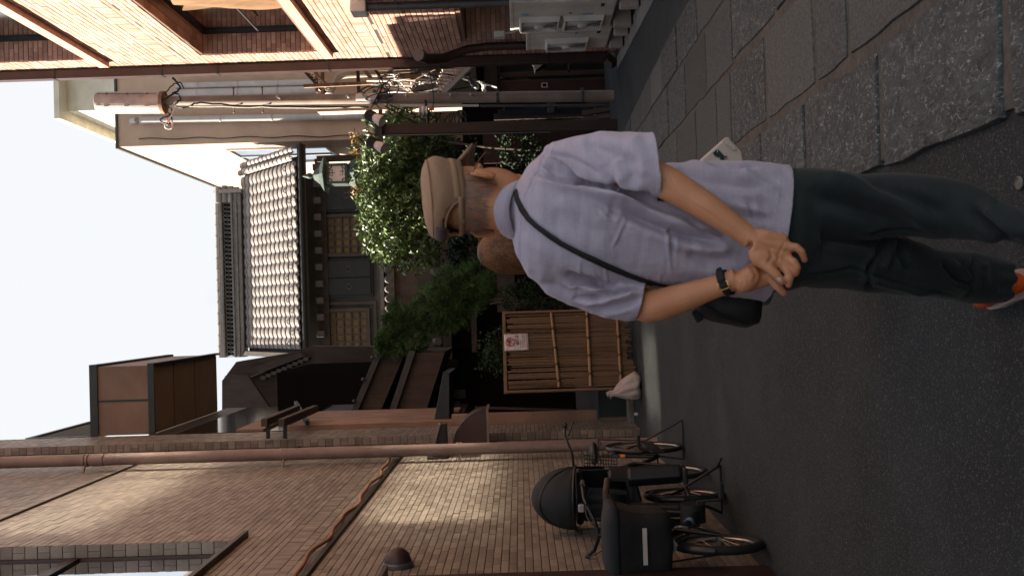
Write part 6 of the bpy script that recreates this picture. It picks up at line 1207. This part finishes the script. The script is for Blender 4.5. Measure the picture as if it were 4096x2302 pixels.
fold(shirt, [(zf((395,375),(560,425),(700,445),(800,475),(880,505),(1100,545)), 15, -.016), (zf((430,330),(520,370),(640,400),(740,450)), 11, -.010), (zf((440,300),(600,330),(720,390),(800,450)), 12, .007), (zf((490,210),(455,260),(425,330)), 6, -.006),
  (zf((870,430),(930,490),(1000,520),(1090,545)), 18, -.010), (zf((900,290),(960,400),(960,450)), 22, .006), (zf((700,190),(860,260),(1000,370)), 30, -.006), (zf((1000,160),(1080,300),(1100,420)), 30, .004),
  (zf((720,480),(950,570),(1200,680),(1420,750),(1620,790)), 20, .012), (zf((950,620),(1150,720),(1350,790),(1550,840)), 22, -.010), (zf((1340,700),(1480,760),(1640,790)), 12, -.008),
  (zf((1235,730),(1240,820),(1250,930),(1262,1030)), 5, .005), (zf((1270,720),(1262,820),(1272,900)), 9, -.004), (zf((975,660),(945,740),(905,830),(880,870)), 6, .004), (zf((800,620),(850,680),(890,700)), 6, .004), (zf((880,580),(900,640),(860,680)), 14, -.004), (zf((1330,750),(1300,820)), 6, .003),
  (zf((670,960),(678,1040)), 5, .003), (zf((760,1010),(790,1070),(815,1120)), 5, .0035), (zf((838,990),(848,1090)), 5, .0035), (zf((1190,1040),(1186,1085)), 5, .003), (zf((1110,1050),(1104,1090)), 5, .0025),
  (zf((590,1040),(720,1075),(860,1120),(960,1160)), 16, -.009), (zf((560,1080),(700,1120),(860,1165)), 15, .007), (zf((640,1195),(800,1175),(950,1150),(1090,1130)), 9, -.008), (zf((700,1230),(850,1210),(1060,1150)), 12, .007), (zf((780,1280),(920,1250),(1060,1200)), 12, -.005), (zf((655,1150),(650,1200)), 6, -.004),
  (zf((1400,830),(1500,870),(1650,880)), 25, .006), (zf((1350,900),(1500,960),(1680,950)), 26, -.006), (zf((300,700),(480,830),(700,950)), 26, -.004), (zf((500,560),(700,640),(860,720)), 34, .004),
  (zf((1300,350),(1500,430),(1700,470),(1900,470)), 22, -.007), (zf((1250,420),(1450,510),(1650,600),(1850,640)), 20, .006), (zf((1700,380),(1800,440),(1960,500)), 16, .004), (zf((1500,340),(1700,360),(1830,345)), 10, -.004), (zf((1760,560),(1800,660),(1900,700)), 12, -.004),
  (zf((425,180),(425,330),(380,420),(318,560),(298,700),(295,850),(305,980)), 3, -.0022), (zf((1150,150),(1175,350),(1190,540)), 3, .002), (zf((1970,380),(1950,560),(1925,720)), 3, .002), (zf((1060,1300),(1085,1160)), 3, .0018)])
wob(shirt, .0022, 26, 1); wob(shirt, .0008, 75, 2)
def sleeve_end(rg):
    c = sum(rg, V(0,0,0))/len(rg); d = (rg[0]-c).cross(rg[len(rg)//4]-c).normalized(); d = d if d.z < 0 else -d; return c, d, (rg[0]-c), (rg[len(rg)//4]-c)
bmS = bmesh.new(); bmS.from_mesh(shirt)
for rg, ymx in ((ringpx((2618,2650), 525, 796, 2.30, .077), 2.372), (ringpx((2586,2554), 1120, 1273, 2.435, .062), 9)):
    c, d, ea, eb = sleeve_end(rg); p = c-d*.008
    inn = lambda q: -.02 < (q-p).dot(d) < .022 and ((q-c).dot(ea)/ea.length_squared)**2+((q-c).dot(eb)/eb.length_squared)**2 < 1.18 and q.y < ymx
    fs = [f for f in bmS.faces if inn(f.calc_center_median())]; bmesh.ops.bisect_plane(bmS, geom=fs+list({e for f in fs for e in f.edges})+list({v for f in fs for v in f.verts}), plane_co=p, plane_no=d, dist=1e-5)
    bmesh.ops.delete(bmS, geom=[f for f in bmS.faces if inn(f.calc_center_median()) and (f.calc_center_median()-p).dot(d) > 0], context='FACES')
bmS.to_mesh(shirt); bmS.free()
hR, hL = PY(3142, 663, 2.464), PY(3052, 1206, 2.464); hd_v = V(0,0,-1); hd_v = (hd_v-(hR-hL).normalized()*hd_v.dot((hR-hL).normalized())).normalized()
cut(shirt, [((hR+hL)/2, hd_v, .34)]); shirt_bvh = bvh(shirt); body_all = [shirt_bvh]
so = meshpart('shirt', shirt, 'linen_lilac', man, .0022)
# collar: stand and turned-down fall
cc_ = PY(2052, 842, 2.492); cl = []
for a in np.linspace(-2.3, 2.3, 41):
    s, c = math.sin(a), math.cos(a); top = .045-.030*(1-c)-(.012*s if s > 0 else .002*s); rr_ = .058+.005*(1-c)
    q = lambda r_, z: cc_+V(s*r_, -c*r_*1.02, z)
    cl.append([q(rr_-.003, top-.035), q(rr_-.001, top-.002), q(rr_+.002, top+.002), q(rr_+.006, top-.004), q(rr_+.012, top-.020), q(rr_+.017, top-.036)])
co = part('collar', MB().rings(cl, cap=False, closed=False), 'linen_lilac', so, smooth='full'); co.modifiers.new('t', 'SOLIDIFY').thickness = .0018
# trousers
tr_m = MB()
tr_m.rings([ringpx(2960, 690, 1170, 2.470, .120), ringpx(3060, 672, 1172, 2.470, .126), ringpx(3160, 666, 1165, 2.468, .128), ringpx(3230, 690, 1140, 2.468, .11)])
tr_m.rings([ringpx(*q) for q in ((3040, 668, 950, 2.466, .118), (3220, 672, 985, 2.455, .106), (3400, 684, 968, 2.44, .096), (3552, 688, 945, 2.42, .090), (3746, 707, 957, 2.38, .086), (3856, 738, 959, 2.34, .083), (3939, 780, 962, 2.30, .081), (4022, 818, 962, 2.26, .079), (4150, 868, 988, 2.20, .076), (4335, 925, 1050, 2.14, .070))])
tr_m.rings([ringpx(*q) for q in ((3040, 930, 1168, 2.47, .118), (3220, 955, 1150, 2.478, .106), (3354, 942, 1152, 2.495, .096), (3486, 936, 1174, 2.52, .090), (3608, 945, 1187, 2.55, .088), (3718, 992, 1191, 2.60, .086), (3884, 1006, 1206, 2.68, .083), (3970, 1022, 1213, 2.725, .080), (4014, 1036, 1213, 2.745, .079))])
trs = remeshed(tr_m, .0055, 6, 'trousers'); z4 = lambda *ps: [(3000+.5525*x, 550+.5525*y) for x, y in ps]
fold(trs, [(z4((960,745),(900,860),(860,960),(848,1050),(880,1110)), 9, -.010), (z4((1080,730),(1095,850),(1130,930),(1190,970)), 12, -.010), (z4((1010,740),(990,860),(960,960)), 16, .008), (z4((400,1000),(600,970),(740,945),(860,985),(1050,1050),(1250,1100),(1500,1140)), 6, -.007), (z4((740,980),(1000,1070),(1300,1125)), 16, .006),
  (z4((1400,910),(1450,960),(1520,1030),(1600,1060)), 12, -.010), (z4((1480,930),(1560,1030)), 14, .007), (z4((1625,870),(1615,960),(1610,1060),(1560,1170)), 10, -.009), (z4((1700,900),(1690,1050)), 20, .005),
  (z4((420,270),(700,330),(1000,440),(1200,560),(1340,690)), 34, .010), (z4((500,420),(800,520),(1000,640)), 30, -.009), (z4((800,330),(1100,420),(1400,560)), 26, -.006), (z4((800,690),(1000,675),(1270,668)), 5, -.008), (z4((1700,500),(1850,620),(1980,720)), 22, .008), (z4((1600,520),(1760,660),(1900,740)), 22, -.008), (z4((480,750),(600,800),(800,830),(950,880)), 20, .005)])
wob(trs, .0022, 20, 5)
vv = get_v(trs); Xp, Yp = projN(vv); mk = (Xp > 4000) & (Yp > 1030) & (vv[:, 1] > 2.5); vv[mk, 2] += .006*np.sin(vv[mk, 0]*150)+.004*np.sin(vv[mk, 0]*67+1); set_v(trs, vv)
meshpart('trousers', trs, 'trouser', man)
# shoes
def shoe(name, heel, ang, pitch, m, lab=None):
    Mx = Matrix.Rotation(R(ang), 3, 'Z') @ Matrix.Rotation(R(pitch), 3, 'X'); rg = []; hl = V(heel)
    for y, w, h, z0 in ((-.012,.012,.05,.03),(0,.03,.085,.024),(.03,.037,.098,.022),(.08,.036,.098,.022),(.12,.040,.082,.022),(.17,.048,.062,.022),(.22,.047,.048,.024),(.26,.034,.034,.03),(.28,.012,.015,.036)): rg.append([hl+Mx@V(w*math.copysign(abs(math.cos(t))**.8, math.cos(t)), y, z0+h*.5+h*.5*math.copysign(abs(math.sin(t))**.9, math.sin(t))) for t in np.linspace(0, 2*math.pi, 25)[:-1]])
    s = part(name, MB().rings(rg), m, man, smooth='full', label=lab); rs__ = []
    for y, w in ((-.02,.01),(-.012,.028),(.02,.040),(.08,.040),(.17,.051),(.22,.050),(.265,.034),(.285,.01)): rs__.append([hl+Mx@V(w*a, y, b) for a, b in ((-1,.004),(-1.03,.026),(1.03,.026),(1,.004))])
    part('sole', MB().rings(rs__), 'shoe_sole', s, smooth=True); return s, Mx, hl
sL, Mx, hl = shoe('shoe', PZ(4140, 1128)+V(0,.0,0), 6, 0, 'shoe_orange', 'bright orange left shoe')
tbm = MB()
tbm.rings([[hl+Mx@V(.034*math.cos(t), .045+.05*math.sin(t), z) for t in np.linspace(0, 2*math.pi, 21)[:-1]] for z in (.05, .112, .122)]); part('ankle_padding', tbm, 'shoe_orange', sL, smooth=True)
part('heel_tab', MB().obox(hl+Mx@V(-.004,-.012,.085), (.016,.006,.05)), 'orange_tape', sL, bevel=.002)
shoe('shoe', V(PY(4450, 1000, 2.13).x, 2.12, .075), -6, -24, 'shoe_navy', 'dark trailing right shoe')
# watch
wc = PY(2905, 1131, 2.285); wd = (PY(2950, 1112, 2.274)-PY(2850, 1150, 2.303)).normalized(); w1 = wd.orthogonal().normalized(); w2 = wd.cross(w1); RW = .0285
wt = part('watch_strap', MB().rings([[wc+wd*q+w1*(math.cos(t)*(RW+e))+w2*(math.sin(t)*(RW+e)) for t in np.linspace(0, 2*math.pi, 33)[:-1]] for q, e in ((-.009,-.001),(-.008,.002),(.008,.002),(.009,-.001))], cap=False), 'strap_black', man, smooth='full')
bp_, bn = None, V(*(-np.array(ray(2905, 1142)))).normalized(); bn = (bn-wd*bn.dot(wd)).normalized(); bt = wd.cross(bn); bc = wc+bn*(RW+.002)+bt*.004
part('buckle', MB().tube([bc+wd*(.0115*a)+bt*(.0075*b)-bn*(.002*abs(b)) for a, b in ((-1,-1),(-1,0),(-1,1),(0,1.1),(1,1),(1,0),(1,-1),(0,-1.1))], .0016, 6, closed=True), 'gold', wt, smooth=True)
part('strap_tail', MB().rings([[wc+wd*(.0085*q*sc)+(bn*math.cos(t)+bt*math.sin(t))*(RW+.0055+ex) for q in (-1,-.5,.5,1)] for t, sc, ex in ((-.2,1,0),(-.5,1,0),(-.8,1,.001),(-1.1,.95,.003),(-1.3,.6,.006))], cap=False, closed=False), 'strap_black', wt, smooth='full').modifiers.new('t', 'SOLIDIFY').thickness = .002
# ---------------------------------------------------------------- his shoulder bag
bgc = PY(2895, 1235, 2.50); bag = thing('shoulder_bag', 'small black shoulder bag at the left hip of the man, strap crossing his back', 'bag', bgc)
rg = []
for t, (x, ya, yb, dp) in zip(range(7), ((2765, 1150, 1235, .05), (2790, 1140, 1262, .07), (2850, 1140, 1285, .085), (2920, 1135, 1300, .09), (2975, 1130, 1310, .09), (3015, 1130, 1295, .085), (3032, 1140, 1205, .06))): rg.append(ringpx(x, ya, yb, 2.53, dp, 28, .6))
part('pouch', MB().rings(rg), 'bag_black', bag, smooth='full'); part('flap_seam', MB().tube([PY(2800, 1205, 2.445), PY(2900, 1270, 2.45), PY(2985, 1298, 2.46)], .003, 6), 'strap_black', bag, smooth=True)
part('side_tab', MB().bar(PY(2775, 1240, 2.50), PY(2800, 1285, 2.50), .02, .02), 'bag_black', bag, bevel=.004)
path = zf((268,505),(275,550),(305,620),(350,680),(400,725),(480,785),(560,838),(640,880),(700,912),(780,950),(850,983),(930,1015),(1000,1043),(1080,1070),(1160,1092),(1235,1108))
rgs = []; pr_ = None
pts3 = [onsurf(shirt_bvh, *p, .0035, 2.36) for p in path]
for i, (p, n) in enumerate(pts3):
    d = (pts3[min(i+1, len(pts3)-1)][0]-pts3[max(i-1, 0)][0]).normalized(); sd_ = d.cross(n).normalized()*.0075; rgs.append([p-sd_, p-sd_+n*.002, p+sd_+n*.002, p+sd_])
e0 = pts3[-1][0]; sd_ = V(.004,0,.006)
for q in (PY(2720, 1160, 2.40), PY(2780, 1190, 2.47)): rgs.append([q-sd_, q-sd_+V(0,-.002,0), q+sd_+V(0,-.002,0), q+sd_])
part('strap', MB().rings(rgs), 'strap_black', bag, smooth='full')
# ---------------------------------------------------------------- the woman ahead, nearly hidden
wY = 3.85; wt_ = PY(1918, 1008, wY); wx_ = PY(2000, 1005, wY).x; woman = thing('person', 'brown-haired woman ahead of the man, only the crown of her head showing', 'person', (wx_, wY, 0))
top = wt_.z; hc_ = V(wx_, wY, top-.112); wb_ = MB()
wb_.ell(hc_, (.07,.088,.105), 20, 14); wb_.ell(hc_+V(0,.03,-.05), (.055,.06,.07), 16, 10); wb_.tube([hc_+V(0,.1,-.01), hc_+V(0,.105,-.035)], [.008,.012], 8)
wb_.tube([hc_+V(0,-.01,-.06), hc_+V(0,-.02,-.2)], [.048,.055], 16)
def wring(z, w, d, y=0): return [V(wx_+w*math.cos(t), wY+y+d*math.sin(t), z) for t in np.linspace(0, 2*math.pi, 25)[:-1]]
wb_.rings([wring(top-.27,.09,.06), wring(top-.31,.135,.08), wring(top-.5,.13,.09), wring(top-.68,.12,.085), wring(top-.85,.165,.105), wring(.68,.14,.1)])
for s in (-1, 1):
    wb_.tube([V(wx_+.08*s, wY, .75), V(wx_+.075*s, wY+.04*s, .42), V(wx_+.07*s, wY+.12*s, .08), V(wx_+.07*s, wY+.12*s+.1, .03)], [.075,.052,.035,.03], 12)
sR = V(wx_+.155, wY, top-.33); eR_ = V(wx_+.21, wY+.02, top-.58); hR_ = PY(2720, 790, 3.55)
wb_.tube([sR, eR_, hR_], [.042,.034,.024], 12); wb_.ell(hR_+V(.02,-.03,-.02), (.02,.035,.03), 10, 8)
for k in range(4): wb_.tube([hR_+V(.01+.012*k,-.05,-.02), hR_+V(.012+.012*k,-.07,-.045), hR_+V(.012+.012*k,-.055,-.065)], .008, 8)
wb_.tube([V(wx_-.115, wY, top-.34), V(wx_-.14, wY+.04, top-.58), V(wx_-.12, wY+.14, top-.78)], [.042,.034,.024], 12); wb_.ell(V(wx_-.12, wY+.16, top-.84), (.02,.03,.045), 10, 8)
meshpart('body', remeshed(wb_, .006, 4, 'body'), 'skin', woman)
part('dress', MB().rings([wring(top-.235,.075,.07), wring(top-.29,.138,.088), wring(top-.5,.14,.1), wring(top-.68,.135,.1), wring(top-.85,.19,.125), wring(.45,.24,.17)], cap=False), 'dress_dark', woman, smooth='full').modifiers.new('t', 'SOLIDIFY').thickness = .003
part('hair_mass', MB().ell(hc_+V(0,-.012,.0), (.080,.097,.111), 24, 16).rings([[hc_+V(w*math.cos(t), -.02+d*math.sin(t), z) for t in np.linspace(0, 2*math.pi, 25)[:-1]] for z, w, d in ((.03,.078,.09),(-.06,.080,.09),(-.14,.07,.075),(-.17,.05,.05))]), 'hair_under', woman, smooth=True)
hb_ = MB(); whorl = V(-.008, -.055, .098)
for k in range(4200):
    a = rh.uniform(0, 2*math.pi); L0 = rh.uniform(.14, .30); r0 = rh.uniform(.0, .022); w_ = rh.uniform(.0015, .0032); pts = []
    for q in range(8):
        s = r0+L0*q/7; aa = a+.5*math.exp(-s*14)*1.5
        d = V(whorl.x+s*math.cos(aa)*.9, whorl.y+s*math.sin(aa)*.9, .0); ex_, ey_ = .0885, .107
        th = s/.105; base = V(*whorl).normalized(); t1 = V(0,0,1).cross(base).normalized(); t2 = base.cross(t1); dirv = base*math.cos(th)+(t1*math.cos(aa)+t2*math.sin(aa))*math.sin(th)
        if dirv.z > -.1 or not pts: p = V(dirv.x*ex_, dirv.y*ey_-.012, dirv.z*.119); last = p
        else: last = last+V(last.x*.01, 0, -L0/7); p = last
        pts.append(hc_+p*(1+rh.uniform(-.002,.012)))
    o_ = len(hb_.v)
    for q, p in enumerate(pts):
        dd = (pts[min(q+1,7)]-pts[max(q-1,0)]); sd_ = dd.cross(p-hc_); sd_ = sd_.normalized()*w_*(1-q/9) if sd_.length > 1e-9 else V(w_,0,0); hb_.v += [tuple(p-sd_), tuple(p+sd_)]
    for q in range(7): hb_.f.append((o_+2*q, o_+2*q+1, o_+2*q+3, o_+2*q+2))
me = bpy.data.meshes.new('hair'); me.from_pydata([tuple(V(p)-V(wx_, wY, 0)) for p in hb_.v], [], hb_.f); me.materials.append(MATS['hair_brown']); ho = bpy.data.objects.new('hair', me); link(ho, woman); ho['kind'] = 'stuff'
for s in (-1, 1): part('shoe', MB().rings([[V(wx_+.07*s+w*math.cos(t), wY+.12*s-.04+y, .005+h*(.5+.5*math.sin(t))) for t in np.linspace(0, 2*math.pi, 17)[:-1]] for y, w, h in ((0,.012,.05),(.02,.032,.07),(.1,.035,.065),(.18,.042,.045),(.22,.03,.03),(.235,.01,.02))]), 'shoe_navy', woman, smooth=True)
# ---------------------------------------------------------------- printed tote at her side
tY = 3.35; tq = [PY(2745, 690, tY), PY(2896, 556, tY), PY(2905, 552, tY), PY(2960, 612, tY), PY(2975, 700, tY), PY(2900, 760, tY), PY(2760, 760, tY)]
tote = thing('tote_bag', 'cream cloth bag with dark green print hanging beyond the right hip of the man', 'bag', PY(2870, 660, tY))
rg = []
cen = sum((V(p) for p in tq), V(0,0,0))/len(tq)
for dy, sc in ((-.035,.93),(-.03,.985),(0,1.02),(.05,1.02),(.08,.985),(.085,.93)): rg.append([cen+(V(p)-cen)*sc+V(0,dy,0) for p in tq])
tb__ = part('bag', MB().rings(rg), 'tote_canvas', tote, bevel=.006)
part('folded_edge', MB().prism([PY(2890, 562, tY-.045), PY(2902, 553, tY-.045), PY(2945, 590, tY-.045), PY(2938, 600, tY-.045)], (0,.02,0)), 'tote_canvas', tb__)
fg = lambda *ps: MB().prism([PY(2700+.1795*x, 500+.1795*y, tY-.0365) for x, y in ps], (0,-.0008,0))
part('print', fg((840,625),(930,540),(935,610),(955,610),(965,545),(1100,690),(1090,790),(1060,840),(990,830),(1010,760),(1000,715),(960,735),(935,700),(900,705)), 'ink_green', tb__)
part('print', fg((1100,690),(1150,700),(1155,690),(1120,720)), 'ink_green', tb__); part('lettering', text_mb('文', .016, PY(2912, 640, tY-.0375), (1,0,.2), (-.2,0,1)), 'ink', tb__)
part('handle', MB().tube([cen+V(-.11,.02,.02), cen+V(-.14,.02,.1), hR_+V(.02,-.05,-.06), hR_+V(.03,-.04,-.06), cen+V(-.10,.05,.03)], .008, 8), 'tote_canvas', tote, smooth=True)
